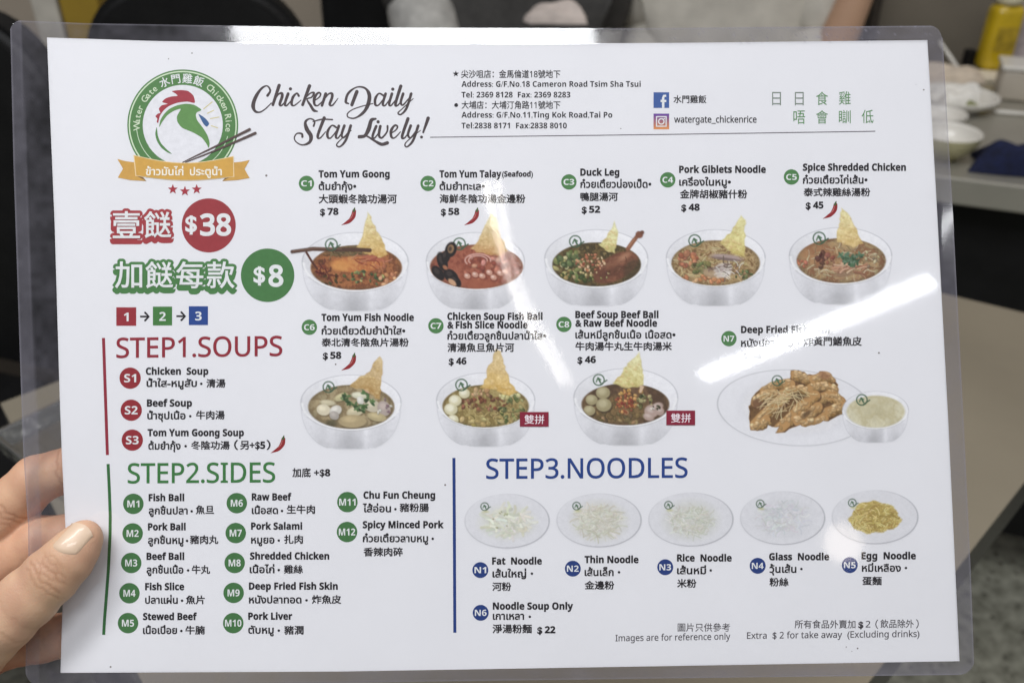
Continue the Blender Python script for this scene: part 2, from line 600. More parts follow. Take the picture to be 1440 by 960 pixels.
def person(loc, rz, label, lh, rh, le, re_, top, sleeve, hair_m, long=False):
    """Seated figure facing -Y in its own frame; lh/rh hands, le/re elbows."""
    t = empty("person", loc, label, "person", rz)
    J = {
        "pelvis": (0, 0, 0.52, 0.13, 0.11), "waist": (0, 0.0, 0.70, 0.12, 0.09), "chest": (0, -0.02, 0.93, 0.14, 0.10), "neckb": (0, -0.01, 1.08, 0.065),
        "neck": (0, -0.02, 1.14, 0.050), "jaw": (0, -0.045, 1.20, 0.062, 0.07), "head": (0, -0.03, 1.28, 0.078, 0.092), "crown": (0, -0.02, 1.345, 0.055, 0.065),
        "nose": (0, -0.128, 1.235, 0.011),
        "sl": (-0.18, 0, 1.02, 0.055), "el": (*le, 0.042), "wl": (*((Vector(le) * 0.25 + Vector(lh) * 0.75)), 0.026), "hl": (*lh, 0.030, 0.018),
        "sr": (0.18, 0, 1.02, 0.055), "er": (*re_, 0.042), "wr": (*((Vector(re_) * 0.25 + Vector(rh) * 0.75)), 0.026), "hr": (*rh, 0.030, 0.018),
        "kl": (-0.13, -0.42, 0.52, 0.062), "al": (-0.13, -0.40, 0.09, 0.040), "tl": (-0.13, -0.52, 0.05, 0.032),
        "kr": (0.13, -0.42, 0.52, 0.062), "ar": (0.13, -0.40, 0.09, 0.040), "tr": (0.13, -0.52, 0.05, 0.032),
        "hipl": (-0.10, -0.05, 0.51, 0.085), "hipr": (0.10, -0.05, 0.51, 0.085),
    }
    E = [("pelvis", "waist"), ("waist", "chest"), ("chest", "neckb"), ("neckb", "neck"), ("neck", "jaw"), ("jaw", "head"), ("head", "crown"), ("head", "nose"),
         ("chest", "sl"), ("sl", "el"), ("el", "wl"), ("wl", "hl"), ("chest", "sr"), ("sr", "er"), ("er", "wr"), ("wr", "hr"),
         ("pelvis", "hipl"), ("hipl", "kl"), ("kl", "al"), ("al", "tl"), ("pelvis", "hipr"), ("hipr", "kr"), ("kr", "ar"), ("ar", "tr")]
    JB = {k: ((*v[:3], *[r * 0.74 for r in v[3:]]) if k in ("pelvis", "waist", "chest", "neckb", "sl", "sr", "hipl", "hipr") else v) for k, v in J.items()}
    skinned("body", JB, E, M_SKINB, t)

    def grow(keys, k):
        out = {}
        for q in keys:
            v = J[q]
            out[q] = (*v[:3], *[r * k + 0.012 for r in v[3:]])
        return out
    kk = ["pelvis", "waist", "chest", "neckb"]
    tj = grow(kk, 1.08)
    tj["sl"] = (*J["sl"][:3], 0.07); tj["sr"] = (*J["sr"][:3], 0.07)
    tj["ul"] = (*(Vector(J["sl"][:3]) * 0.3 + Vector(le) * 0.7), 0.062); tj["ur"] = (*(Vector(J["sr"][:3]) * 0.3 + Vector(re_) * 0.7), 0.062)
    tj["neckb"] = (*J["neckb"][:3], 0.066)
    skinned("shirt", tj, [("pelvis", "waist"), ("waist", "chest"), ("chest", "neckb"), ("chest", "sl"), ("chest", "sr"), ("sl", "ul"), ("sr", "ur")], top, t)
    for s, e_, h_ in (("sl", le, lh), ("sr", re_, rh)):
        e_ = Vector(e_)
        if long:
            u, w_ = Vector(J[s][:3]) * 0.6 + e_ * 0.4, e_ * 0.25 + Vector(h_) * 0.75
            skinned("sleeve", {"a": (*u, 0.062), "m": (*e_, 0.058), "n": (*(e_ * 0.5 + w_ * 0.5), 0.048), "b": (*w_, 0.040)}, [("a", "m"), ("m", "n"), ("n", "b")], sleeve, t)
            continue
        u = Vector(J[s][:3]) * 0.45 + e_ * 0.55
        d = (e_ - u)
        skinned("sleeve", {"a": (*u, 0.070), "m": (*(u + d * 0.7), 0.078), "b": (*(u + d * 1.12), 0.066)}, [("a", "m"), ("m", "b")], sleeve, t)
    skinned("trousers", grow(["pelvis", "hipl", "kl", "hipr", "kr", "al", "ar"], 1.1), [("pelvis", "hipl"), ("hipl", "kl"), ("kl", "al"), ("pelvis", "hipr"), ("hipr", "kr"), ("kr", "ar")], M_TROUSER, t)
    skinned("hair", {"a": (0, 0.03, 1.20, 0.07), "b": (0, 0.012, 1.29, 0.088, 0.088), "c": (0, -0.015, 1.36, 0.066, 0.075)}, [("a", "b"), ("b", "c")], hair_m, t)
    return t


pa = at_y(1028, 20, 1.62)
person((pa.x, 1.66, 0), 0.0, "person in a loose pale grey shirt with one forearm raised",
       (-0.10, -0.30, 0.66), (0.215, -0.13, 1.06), (-0.115, -0.02, 0.74), (0.135, -0.13, 0.72), M_SHIRT, M_SHIRT, M_HAIR)
pb = at_y(712, 20, 1.5)
person((pb.x, 1.60, 0), 0.0, "person in charcoal clothes with pale grey sleeves holding a crumpled tissue",
       (-0.02, -0.30, 0.74), (0.055, -0.20, 0.872), (-0.115, -0.12, 0.80), (0.13, 0.02, 0.72), M_TROUSER, M_PALE, M_HAIR, True)
make_chair((at_y(560, 20, 1.78).x, 1.62, 0), 0.0, "black padded chair behind the person in charcoal, on the side of the brighter wall")
make_chair((at_y(880, 20, 1.78).x, 1.64, 0), 0.0, "black padded chair between the two people at the back")
p = at_y(782, 16, 1.42)
o = crumple("tissue", (p.x, p.y, p.z - 0.015), (0.045, 0.022, 0.040), mat("pinkish_tissue", (0.55, 0.48, 0.43), 0.8, noise=0.15, nscale=40), "crumpled pale tissue held by the person in black", "tissue", 21)

# brown coat hanging beside the person in grey
a, c = at_y(1190, 20, 1.72), at_y(1258, 20, 1.72)
vs, fs = [], []
nu, nv = 60, 10
for j in range(nv + 1):
    for i in range(nu + 1):
        u = i / nu
        z = 0.50 + 0.65 * j / nv
        spread = 1.0 + 0.25 * (1 - j / nv)
        x = (u - 0.5) * (c.x - a.x) * spread
        y = -0.045 * math.sin(math.pi * u) - 0.012 * math.sin(u * 19 + 0.6 * math.sin(j)) * (1.2 - 0.5 * j / nv)
        vs.append((x, y, z))
for j in range(nv):
    for i in range(nu):
        q = j * (nu + 1) + i
        fs.append((q, q + 1, q + nu + 2, q + nu + 1))
o = obj("hanging_coat", vs, fs, mat("brown_coat", (0.055, 0.045, 0.035), 0.8, noise=0.35, nscale=35), smooth=True)
md = o.modifiers.new("thick", 'SOLIDIFY'); md.thickness = 0.012
o.location = ((a.x + c.x) / 2, 1.80, 0)
tag(o, "dark brown folded coat hanging in front of the bench back", "coat")

# ------------------------------------------------------------------ the laminated menu
D = 0.300                        # distance of the sheet from the lens
S = D / F                        # metres per photo pixel on the sheet


def edge(pts):
    xs, ys = np.array([p[0] for p in pts], float), np.array([p[1] for p in pts], float)
    return lambda t: np.interp(t, xs, ys)


def paper_z(px, py):
    px, py = np.asarray(px, float), np.asarray(py, float)
    u = (px - 720) / 720
    z = 0.0015 * (1 - u * u)
    z = z - 0.0013 * np.exp(-(((px - 95) / 130) ** 2 + ((py - 775) / 130) ** 2))
    return z


def loc3(px, py, dz=0.0):
    """Sheet point (local frame of the menu) of a place measured on the photograph, dz above the paper."""
    z = paper_z(px, py) + dz
    k = (D - z) / D
    return np.stack([(np.asarray(px, float) - 720) * S * k, (480 - np.asarray(py, float)) * S * k, z], -1)


menu = empty("laminated_menu", (0, 0, 0), "white laminated menu sheet with coloured headings and bowls of noodles held up in front", "menu")
menu.matrix_world = cam.matrix_basis.copy() if False else (Matrix.Translation(Vector((0, 0, CAM_H)) + Vector((0, CP, -SP)) * D) @ Matrix.Rotation(math.radians(90) - PITCH, 4, 'X'))
MENU_M = menu.matrix_world.copy()

# paper
M_PAPER = mat("white_paper", (PAPER_ALB, PAPER_ALB, PAPER_ALB * 1.012), 0.6, spec=0.25, noise=0.012, nscale=30)
pl = edge([(53, 66), (320, 77), (560, 84), (640, 87), (700, 90), (740, 92), (800, 90.5), (850, 88), (945, 85)])
pr_ = edge([(53, 1304), (300, 1318), (600, 1334), (930, 1349.5)])
pt = edge([(0, 53), (66, 53), (220, 58), (480, 61), (720, 61.5), (960, 60.5), (1310, 56.5), (1440, 56)])
pb_ = edge([(0, 946), (85, 945.5), (480, 943.5), (720, 939.5), (1349, 929), (1440, 928)])


def sheet(nx, ny, L, R, T, B):
    U, V = np.meshgrid(np.linspace(0, 1, nx + 1), np.linspace(0, 1, ny + 1))
    px = L(500 + 0 * U) + 0 * U
    x0 = 0 * U + 70
    px = 70 + U * 1240
    for _ in range(3):
        py = T(px) * (1 - V) + B(px) * V
        px = L(py) * (1 - U) + R(py) * U
    fs = []
    for j in range(ny):
        for i in range(nx):
            a_ = j * (nx + 1) + i
            fs.append((a_, a_ + nx + 1, a_ + nx + 2, a_ + 1))
    return px, py, fs


px, py, fs = sheet(110, 78, pl, pr_, pt, pb_)
paper = obj("paper", loc3(px.ravel(), py.ravel()), fs, M_PAPER, menu, smooth=True)

# ---- print helpers: everything printed lies on the sheet in thin layers of ink
LAYER = 0.00003


class Print:
    def __init__(self, name, label=None):
        self.name, self.label = name, label
        self.v, self.f, self.i, self.m = [], [], [], []
        self.n = 0
        self.nudge = 0

    def add(self, pts, faces, color, layer=1, zz=None):
        m = ink(color)
        if m not in self.m:
            self.m.append(m)
        k = self.m.index(m)
        pts = np.asarray(pts, float)
        self.nudge += 1
        dz = np.full(len(pts), layer * LAYER + (self.nudge % 40) * 2.5e-7)
        if zz is not None:
            dz = dz + zz
        self.v.append(loc3(pts[:, 0], pts[:, 1], dz))
        for f in faces:
            self.f.append(tuple(q + self.n for q in f))
            self.i.append(k)
        self.n += len(pts)

    def disc(self, cx, cy, r, color, layer=1, ry=None, n=48):
        ry = ry or r
        a = np.linspace(0, 2 * np.pi, n, endpoint=False)
        pts = [(cx, cy)]
        for q in (0.5, 1.0):
            pts += [(cx + r * q * math.cos(t), cy - ry * q * math.sin(t)) for t in a]
        fs_ = []
        for k in range(n):
            k2 = (k + 1) % n
            fs_.append((0, 1 + k, 1 + k2))
            fs_.append((1 + k, 1 + n + k, 1 + n + k2, 1 + k2))
        self.add(pts, fs_, color, layer)

    def ring(self, cx, cy, r0, r1, color, layer=1, a0=0, a1=360, n=72):
        full = abs(a1 - a0) >= 360
        a = np.radians(np.linspace(a0, a1, n + 1))
        pts = [(cx + r0 * math.cos(t), cy - r0 * math.sin(t)) for t in a] + [(cx + r1 * math.cos(t), cy - r1 * math.sin(t)) for t in a]
        self.add(pts, [(k, k + n + 1, k + n + 2, k + 1) for k in range(n)], color, layer)

    def poly(self, pts, color, layer=1):
        b_ = bmesh.new()
        vs_ = [b_.verts.new((x, -y, 0)) for x, y in pts]
        f_ = b_.faces.new(vs_)
        f_.normal_update()
        if f_.normal.z < 0:
            f_.normal_flip()
        bmesh.ops.triangulate(b_, faces=[f_])
        b_.verts.index_update()
        self.add([(v.co.x, -v.co.y) for v in b_.verts], [tuple(v.index for v in f.verts) for f in b_.faces], color, layer)
        b_.free()

    def rect(self, x0, y0, x1, y1, color, layer=1):
        self.stroke([(x0, (y0 + y1) / 2), (x1, (y0 + y1) / 2)], y1 - y0, color, layer, cap=False)

    def stroke(self, pts, w, color, layer=1, cap=True, smooth=False, step=6.0):
        pts = [np.array(p_, float) for p_ in pts]
        ws = list(w) if isinstance(w, (list, tuple)) else [w] * len(pts)
        if smooth and len(pts) > 2:
            P, W_ = [], []
            n = len(pts)
            for i in range(n - 1):
                p0, p1, p2, p3 = pts[max(0, i - 1)], pts[i], pts[i + 1], pts[min(n - 1, i + 2)]
                for k in range(8):
                    t = k / 8
                    P.append(0.5 * (2 * p1 + (p2 - p0) * t + (2 * p0 - 5 * p1 + 4 * p2 - p3) * t * t + (3 * p1 - p0 - 3 * p2 + p3) * t ** 3))
                    tt = t * t * (3 - 2 * t)
                    W_.append(ws[i] * (1 - tt) + ws[i + 1] * tt)
            P.append(pts[-1]); W_.append(ws[-1])
            pts, ws = P, W_
        else:
            P, W_ = [], []
            for i in range(len(pts) - 1):
                n = max(1, int(np.linalg.norm(pts[i + 1] - pts[i]) / step))
                for k in range(n):
                    P.append(pts[i] + (pts[i + 1] - pts[i]) * k / n)
                    W_.append(ws[i] + (ws[i + 1] - ws[i]) * k / n)
            P.append(pts[-1]); W_.append(ws[-1])
            pts, ws = P, W_
        n = len(pts)
        vs_, fs_ = [], []
        for i in range(n):
            d = pts[min(n - 1, i + 1)] - pts[max(0, i - 1)]
            L = np.linalg.norm(d)
            d = d / L if L > 1e-9 else np.array([1.0, 0])
            nn = np.array([-d[1], d[0]])
            vs_ += [pts[i] + nn * ws[i] / 2, pts[i] - nn * ws[i] / 2]
        for i in range(n - 1):
            fs_.append((2 * i, 2 * i + 2, 2 * i + 3, 2 * i + 1))
        self.add(vs_, fs_, color, layer)
        if cap:
            for q in (0, n - 1):
                if ws[q] > 0.4:
                    self.disc(pts[q][0], pts[q][1], ws[q] / 2, color, layer, n=14)

    def text(self, body, x0, x1, y, size=None, color=(45, 42, 45), w=0.0, layer=2, y1=None, top=None, rot=None):
        """Text fitted between x0 and x1; baseline y at the left, y1 at the right; size = em in px, or top = ink top in px
        (then y is the ink bottom)."""
        v, f = GLYPHS[(body, w)]
        mn, mx = v[:, 0].min(), v[:, 0].max()
        sx_ = (x1 - x0) / (mx - mn)
        X = x0 + (v[:, 0] - mn) * sx_
        if top is not None:
            b0, b1 = v[:, 1].min(), v[:, 1].max()
            Y = y - (v[:, 1] - b0) * (y - top) / (b1 - b0)
        else:
            Y = y - v[:, 1] * size
        if y1 is not None:
            Y = Y + (y1 - y) * (X - x0) / max(1e-6, x1 - x0)
        self.add(np.stack([X, Y], -1), f, color, layer, zz=v[:, 2])

    def glyph_on_arc(self, ch, cx, cy, r, ang_, size, color, w, layer=2, flip=False):
        v, f = GLYPHS[(ch, w)]
        mid = (v[:, 0].min() + v[:, 0].max()) / 2
        X, Y = (v[:, 0] - mid) * size, v[:, 1] * size
        a_ = math.radians(ang_)
        R = r + Y
        px_ = cx + R * math.cos(a_) + X * math.sin(a_)
        py_ = cy - R * math.sin(a_) + X * math.cos(a_)
        self.add(np.stack([px_, py_], -1), f, color, layer, zz=v[:, 2])

    def build(self, parent=None):
        V = np.concatenate(self.v)
        o_ = obj(self.name, V, self.f, self.m, parent or paper, idx=self.i)
        if self.label:
            o_["label"] = self.label
        return o_


DARK = (34, 31, 34)
GREEN = (74, 122, 70)
RED = (146, 50, 56)
BLUE = (36, 64, 120)
WHITE = (222, 224, 222)
WB, WC, WT = 0.026, 0.025, 0.030      # stroke weights: bold Latin, CJK, Thai
GLYPHS = {}
JOBS = []                              # texts are collected first, outlined in one go, then laid down


def need(body, w):
    GLYPHS.setdefault((body, w), None)


def outline_all():
    tmp = []
    for (body, w) in GLYPHS:
        c_ = bpy.data.curves.new("glyph", 'FONT')
        c_.body = body
        c_.size = 1.0
        c_.resolution_u = 3
        c_.bevel_depth = w
        c_.bevel_resolution = 0
        c_.fill_mode = 'BOTH'
        o_ = bpy.data.objects.new("glyph", c_)
        COL.objects.link(o_)
        tmp.append(((body, w), o_))
    dg = bpy.context.evaluated_depsgraph_get()
    dg.update()
    for key, o_ in tmp:
        e_ = o_.evaluated_get(dg)
        me = e_.to_mesh()
        n = len(me.vertices)
        v = np.empty(n * 3); me.vertices.foreach_get("co", v); v = v.reshape(-1, 3)
        fs_ = []
        w = key[1]
        for p_ in me.polygons:
            q = list(p_.vertices)
            if w > 0 and sum(v[k, 2] for k in q) / len(q) < 1e-5:
                continue
            fs_.append(q)
        used = sorted({k for q in fs_ for k in q})
        remap = {k: i for i, k in enumerate(used)}
        vv = v[used].copy()
        out = []
        for q in fs_:
            q = [remap[k] for k in q]
            a_ = 0.0
            for i in range(len(q)):
                x0_, y0_ = vv[q[i], :2]; x1_, y1_ = vv[q[(i + 1) % len(q)], :2]
                a_ += x0_ * y1_ - x1_ * y0_
            out.append(tuple(q if a_ > 0 else q[::-1]))
        if w > 0:
            vv[:, 2] = vv[:, 2] / w * 0.000006
        GLYPHS[key] = (vv, out)
        e_.to_mesh_clear()
    for _, o_ in tmp:
        c_ = o_.data
        bpy.data.objects.remove(o_)
        bpy.data.curves.remove(c_)


PRINTS = []


class Job:
    """Records text calls so that all glyphs are outlined together."""
    def __init__(self, name, label=None):
        self.p = Print(name, label)
        self.q = []
        PRINTS.append(self)

    def text(self, body, *a_, **k):
        need(body, k.get("w", 0.0))
        self.q.append(("text", (body,) + a_, k))
        return self

    def arc(self, s, cx, cy, r, a0, a1, size, color, w):
        for i, ch in enumerate(s):
            if ch == " ":
                continue
            need(ch, w)
            self.q.append(("glyph_on_arc", (ch, cx, cy, r, a0 + (a1 - a0) * (i / max(1, len(s) - 1)), size, color, w), {}))
        return self

    def __getattr__(self, nm):
        def call(*a_, **k):
            self.q.append((nm, a_, k))
            return self
        return call

    def run(self):
        for nm, a_, k in self.q:
            getattr(self.p, nm)(*a_, **k)
        self.p.build()


CAP = 0.714     # cap height of the sans letters in ems


def sans(t, bold=True):
    """the built-in face's mathematical sans letters: a humanist sans with a true bold"""
    A, a_, d_ = (0x1D5D4, 0x1D5EE, 0x1D7EC) if bold else (0x1D5A0, 0x1D5BA, 0x1D7E2)
    return "".join(chr(A + ord(c) - 65) if "A" <= c <= "Z" else chr(a_ + ord(c) - 97) if "a" <= c <= "z" else chr(d_ + ord(c) - 48) if "0" <= c <= "9" else c for c in t)


def latin(j, s, x0, x1, y, cap, color=DARK, w=WB, y1=None, bold=True):
    if s[:2] in ("$ ", "& "):
        k = 7.2 if s[0] == "$" else 9.2
        j.text(s[0], x0, x0 + k, y + (0.8 if s[0] == "$" else 0), cap / CAP, color, w=0.034)
        x0, s = x0 + k + (3.2 if s[0] == "$" else 2.6), s[2:]
    j.text(sans(s, bold), x0, x1, y, cap / CAP, color, w=w, y1=y1)


def thai(j, s, x0, x1, y, size=14.2, color=DARK, w=WT, y1=None):
    j.text(s, x0, x1, y, size, color, w=w, y1=y1)


def cjk(j, s, x0, x1, t, bt_, color=DARK, w=WC):
    s = "".join(sans(c, False) if c.isdigit() else c for c in s)
    j.text(s, x0, x1, bt_, None, color, w=w, top=t)


def badge(j, s, cx, cy, r, color, cap, tw):
    j.disc(cx, cy, r, color, 1)
    j.text(sans(s), cx - tw / 2, cx + tw / 2, cy + cap / 2, cap / CAP, WHITE, w=0.0, layer=2)


def chili(x, y):
    """chilli icon whose stalk end is near (x, y)"""
    j = Job("chilli_icon")
    P = [(x, y), (x - 1.5, y + 7), (x - 7, y + 14), (x - 17.5, y + 19.5)]
    j.stroke(P, [5.5, 6.6, 5.2, 0.7], (140, 38, 40), 1, smooth=True)
    j.stroke([(x - 0.5, y - 0.5), (x + 0.8, y - 4.5)], [3.6, 1.4], (70, 90, 50), 2)
    j.stroke([(x - 1.5, y + 2), (x - 3.5, y + 8), (x - 7.5, y + 12)], [0.8, 1.2, 0.5], (190, 110, 105), 3, smooth=True)


# ---- captions of the bowls
def caption(code, bx_, by, lines, th, cj, price, name="dish_caption", label=None):
    j = Job(name, label)
    badge(j, code, bx_, by, 10.8, (76, 124, 72), 8.2, 15)
    for s, x0, x1, y in lines:
        latin(j, s, x0, x1, y, 9.6)
    thai(j, *th)
    cjk(j, *cj)
    if price:
        s, x0, x1, y = price
        latin(j, s, x0, x1, y, 9.2)
    return j


j = caption("C1", 431, 258, [("Tom Yum Goong", 448, 548, 249.5)], ("ต้มยำกุ้ง•", 448, 501, 267), ("大頭蝦冬陰功湯河", 448, 558, 273, 286.5), ("$ 78", 450, 476, 302))
j = caption("C2", 602, 258, [("Tom Yum Talay", 618, 705, 249.5)], ("ต้มยำทะเล•", 618, 682, 267), ("海鮮冬陰功湯金邊粉", 618, 739, 273, 286), ("$ 58", 620, 646, 302))
latin(j, "(Seafood)", 706, 749.5, 248.5, 7.4)
caption("C3", 800, 256, [("Duck Leg", 816, 871, 247)], ("ก๋วยเตี๋ยวน่องเป็ด•", 816, 916, 264), ("鴨腿湯河", 816, 869, 270.5, 283), ("$ 52", 818, 844, 299))
caption("C4", 939, 253, [("Pork Giblets Noodle", 955, 1077, 243)], ("เครื่องในหมู•", 955, 1028, 261), ("金牌胡椒豬什粉", 956, 1051, 266.5, 279.5), ("$ 48", 958, 984, 296))
caption("C5", 1113, 249, [("Spice Shredded Chicken", 1129, 1274, 240)], ("ก๋วยเตี๋ยวไก่เส้น•", 1129, 1220, 258), ("泰式辣雞絲湯粉", 1130, 1224, 264, 276.5), ("$ 45", 1133, 1158, 293))
caption("C6", 435, 460, [("Tom Yum Fish Noodle", 452, 582, 451)], ("ก๋วยเตี๋ยวต้มยำน้ำใส•", 452, 570, 470), ("泰北清冬陰魚片湯粉", 452, 575, 475, 487.5), ("$ 58", 454, 480, 504))
caption("C7", 613, 458, [("Chicken Soup Fish Ball", 629, 763, 449.5), ("& Fish Slice Noodle", 629, 742, 461.5)], ("ก๋วยเตี๋ยวลูกชิ้นปลาน้ำใส•", 629, 768, 477), ("清湯魚旦魚片河", 629, 723, 482, 495), ("$ 46", 631, 656, 512))
caption("C8", 793, 456, [("Beef Soup Beef Ball", 809, 926, 447), ("& Raw Beef Noodle", 809, 924, 459)], ("เส้นหมี่ลูกชิ้นเนื้อ เนื้อสด•", 809, 950, 475.5), ("牛肉湯牛丸生牛肉湯米", 809, 945, 480.5, 493), ("$ 46", 812, 838, 510))
j = caption("N7", 1025, 476, [("Deep Fried Fish Skin", 1042, 1167, 468)], ("หนังปลาทอด", 1042, 1115, 487), ("炸黃門鱔魚皮", 1130, 1212, 473, 486.5), ("$ 48", 1045, 1071, 504))
j.disc(1123, 482.5, 1.7, DARK, 2, n=12)
for x, y in ((498, 297), (671, 297), (1175, 288), (498, 501), (398.5, 617)):
    chili(x, y)

# ---- header
j = Job("address_text")
j.poly([(641 + 4.6 * (1 if k % 2 == 0 else 0.42) * math.sin(k * math.pi / 5), 104 - 4.6 * (1 if k % 2 == 0 else 0.42) * math.cos(k * math.pi / 5)) for k in range(10)], DARK, 2)
cjk(j, "尖沙咀店：金馬倫道18號地下", 648.5, 788, 98.5, 110, DARK, 0.012)
latin(j, "Address: G/F,No.18 Cameron Road Tsim Sha Tsui", 649, 901, 122.3, 7.9, DARK, 0.0)
latin(j, "Tel: 2369 8128  Fax: 2369 8283", 649, 802, 137.3, 7.9, DARK, 0.0)
j.disc(641.5, 148, 2.7, DARK, 2, n=16)
cjk(j, "大埔店：大埔汀角路11號地下", 649, 788, 142, 153.5, DARK, 0.012)
latin(j, "Address: G/F,No.11,Ting Kok Road,Tai Po", 649, 861, 165.6, 7.9, DARK, 0.0)
latin(j, "Tel:2838 8171  Fax:2838 8010", 649, 797, 180.7, 7.9, DARK, 0.0)
j = Job("header_rule")
j.stroke([(605, 193.2), (918, 189.5), (1231, 184.8)], 1.2, (85, 80, 85), 1, cap=False)
j = Job("social_icon", "blue square icon with a white letter f")
j.rect(919, 130, 941, 152, (62, 92, 150), 1)
j.stroke([(936.8, 135), (933.5, 135), (932.6, 138), (932.6, 152)], [3.2, 3.2, 3.4, 3.4], WHITE, 2, cap=False)
j.rect(929, 140.6, 937, 143.8, WHITE, 3)
j = Job("social_icon", "purple and orange square icon of a camera outline")
for k in range(11):
    t = k / 10
    c_ = [int(a_ * (1 - t) + b_ * t) for a_, b_ in zip((105, 70, 150), (215, 140, 80))]
    j.rect(919, 160 + 2 * k, 941, 162.02 + 2 * k, c_, 1)
for x0, y0, x1, y1 in ((922.5, 163.5, 937.5, 165), (922.5, 177, 937.5, 178.5), (922.5, 165, 924, 177), (936, 165, 937.5, 177)):
    j.rect(x0, y0, x1, y1, WHITE, 2)
j.ring(930, 171, 3.0, 4.6, WHITE, 2, n=30)
j.disc(934.2, 167, 1.0, WHITE, 2, n=10)
j = Job("social_text")
cjk(j, "水門雞飯", 947, 993.5, 134, 145.5, DARK, 0.016)
latin(j, "watergate_chickenrice", 948, 1064, 172.5, 9.0, DARK, 0.016, bold=False)
j = Job("motto_text")
for k, (ch, x, y) in enumerate((("日", 1092, 139), ("日", 1124, 139), ("食", 1156, 138.5), ("雞", 1188, 138), ("唔", 1124, 165), ("會", 1156, 164.7), ("瞓", 1188, 164.4), ("低", 1220, 164))):
    hw = 6.2 if ch == "日" else 8.3
    g_ = (120, 132, 120) if k < 2 else (92, 138, 88)
    cjk(j, ch, x - hw, x + hw, y - 9.4, y + 9.4, g_, 0.0)

# ---- slogan in brush script
SL = Job("slogan_lettering")
Z5 = 5.143


def sc_(pts, w):
    SL.stroke([(340 + x / Z5, 100 + y / Z5) for x, y in pts], [(q * 1.12 + 1.5) / Z5 for q in w], (72, 62, 62), 1, smooth=len(pts) > 2)


sc_([(186, 178), (206, 142), (182, 108), (140, 130), (100, 190), (82, 250), (96, 290), (130, 298), (170, 275), (214, 232)], [16, 12, 8, 14, 22, 24, 16, 9, 7, 6])
sc_([(270, 105), (225, 245)], [21, 17])
sc_([(232, 222), (262, 172), (288, 162), (292, 185), (275, 238), (288, 250), (318, 215)], [6, 9, 16, 18, 17, 9, 5])
sc_([(335, 165), (312, 236), (326, 250), (360, 210)], [18, 16, 9, 5]); SL.disc(340 + 352 / Z5, 100 + 130 / Z5, 12 / Z5, (72, 62, 62), 1, n=14)
sc_([(412, 180), (398, 162), (370, 190), (360, 238), (380, 250), (428, 212)], [14, 10, 16, 16, 8, 5])
sc_([(490, 108), (440, 245)], [21, 17])
sc_([(452, 205), (495, 162), (522, 160), (505, 190), (472, 205), (498, 250), (520, 284), (546, 292)], [6, 8, 14, 9, 8, 16, 17, 8])
sc_([(522, 217), (560, 190), (570, 165), (550, 160), (525, 197), (526, 240), (550, 250), (594, 208)], [6, 8, 10, 12, 18, 15, 8, 5])
sc_([(607, 165), (580, 250)], [18, 16])
sc_([(588, 218), (626, 168), (652, 165), (652, 195), (636, 240), (656, 248), (696, 198)], [6, 9, 16, 17, 16, 9, 4])
sc_([(772, 236), (752, 222), (770, 162), (830, 118), (890, 124), (922, 172), (914, 240), (880, 300), (820, 340), (772, 336), (764, 310), (800, 280), (870, 255), (948, 236)], [8, 16, 15, 8, 12, 23, 24, 18, 9, 7, 7, 6, 6, 5])
sc_([(832, 150), (796, 245)], [22, 20])
sc_([(1024, 178), (992, 163), (966, 200), (966, 243), (990, 246), (1030, 195)], [12, 9, 16, 15, 8, 6])
sc_([(1040, 165), (1020, 237), (1036, 250), (1066, 210)], [17, 15, 9, 5])
sc_([(1086, 165), (1066, 237), (1080, 250), (1110, 212)], [17, 15, 9, 5]); SL.disc(340 + 1092 / Z5, 100 + 132 / Z5, 12 / Z5, (72, 62, 62), 1, n=14)
sc_([(1150, 110), (1112, 235), (1126, 250), (1156, 215)], [20, 17, 9, 5])
sc_([(1167, 165), (1150, 226), (1166, 246), (1206, 200)], [17, 15, 10, 6])
sc_([(1225, 165), (1192, 268), (1152, 314), (1130, 304), (1160, 274), (1240, 200)], [17, 15, 10, 8, 6, 4])
sc_([(520, 398), (526, 362), (492, 345), (460, 370), (470, 420), (500, 470), (490, 515), (440, 535), (395, 515), (380, 482), (400, 452), (434, 455), (438, 476)], [12, 9, 8, 16, 25, 25, 18, 9, 7, 7, 8, 12, 14])
sc_([(596, 340), (550, 465), (566, 485), (606, 440)], [20, 17, 9, 5])
sc_([(515, 366), (580, 350), (656, 352)], [6, 9, 8])
sc_([(682, 408), (652, 394), (622, 435), (622, 478), (645, 483), (688, 428)], [12, 9, 16, 15, 8, 6])
sc_([(702, 398), (680, 470), (696, 485), (726, 442)], [17, 15, 9, 5])
sc_([(742, 396), (722, 460), (738, 482), (774, 436)], [17, 15, 10, 6])
sc_([(788, 396), (752, 500), (712, 546), (686, 538), (704, 508), (792, 430)], [17, 15, 10, 8, 6, 4])
sc_([(968, 346), (936, 358), (918, 420), (890, 468), (848, 478)], [12, 22, 26, 20, 18])
sc_([(846, 470), (900, 470), (958, 503), (1010, 530), (1052, 520)], [10, 9, 14, 20, 22])
sc_([(972, 400), (946, 470), (960, 485), (994, 442)], [17, 15, 9, 5]); SL.disc(340 + 986 / Z5, 100 + 368 / Z5, 12 / Z5, (72, 62, 62), 1, n=14)
sc_([(1002, 400), (992, 462), (1012, 484), (1050, 440), (1054, 398)], [17, 16, 11, 10, 12])
sc_([(1078, 452), (1114, 427), (1126, 402), (1106, 394), (1080, 432), (1082, 475), (1106, 483), (1148, 440)], [6, 8, 10, 12, 18, 15, 8, 5])
sc_([(1202, 345), (1160, 470), (1176, 485), (1206, 447)], [20, 17, 9, 5])
sc_([(1222, 396), (1202, 460), (1222, 482), (1256, 438)], [17, 15, 10, 6])
sc_([(1276, 396), (1240, 500), (1200, 546), (1180, 538), (1196, 508), (1292, 430)], [17, 15, 10, 8, 6, 4])
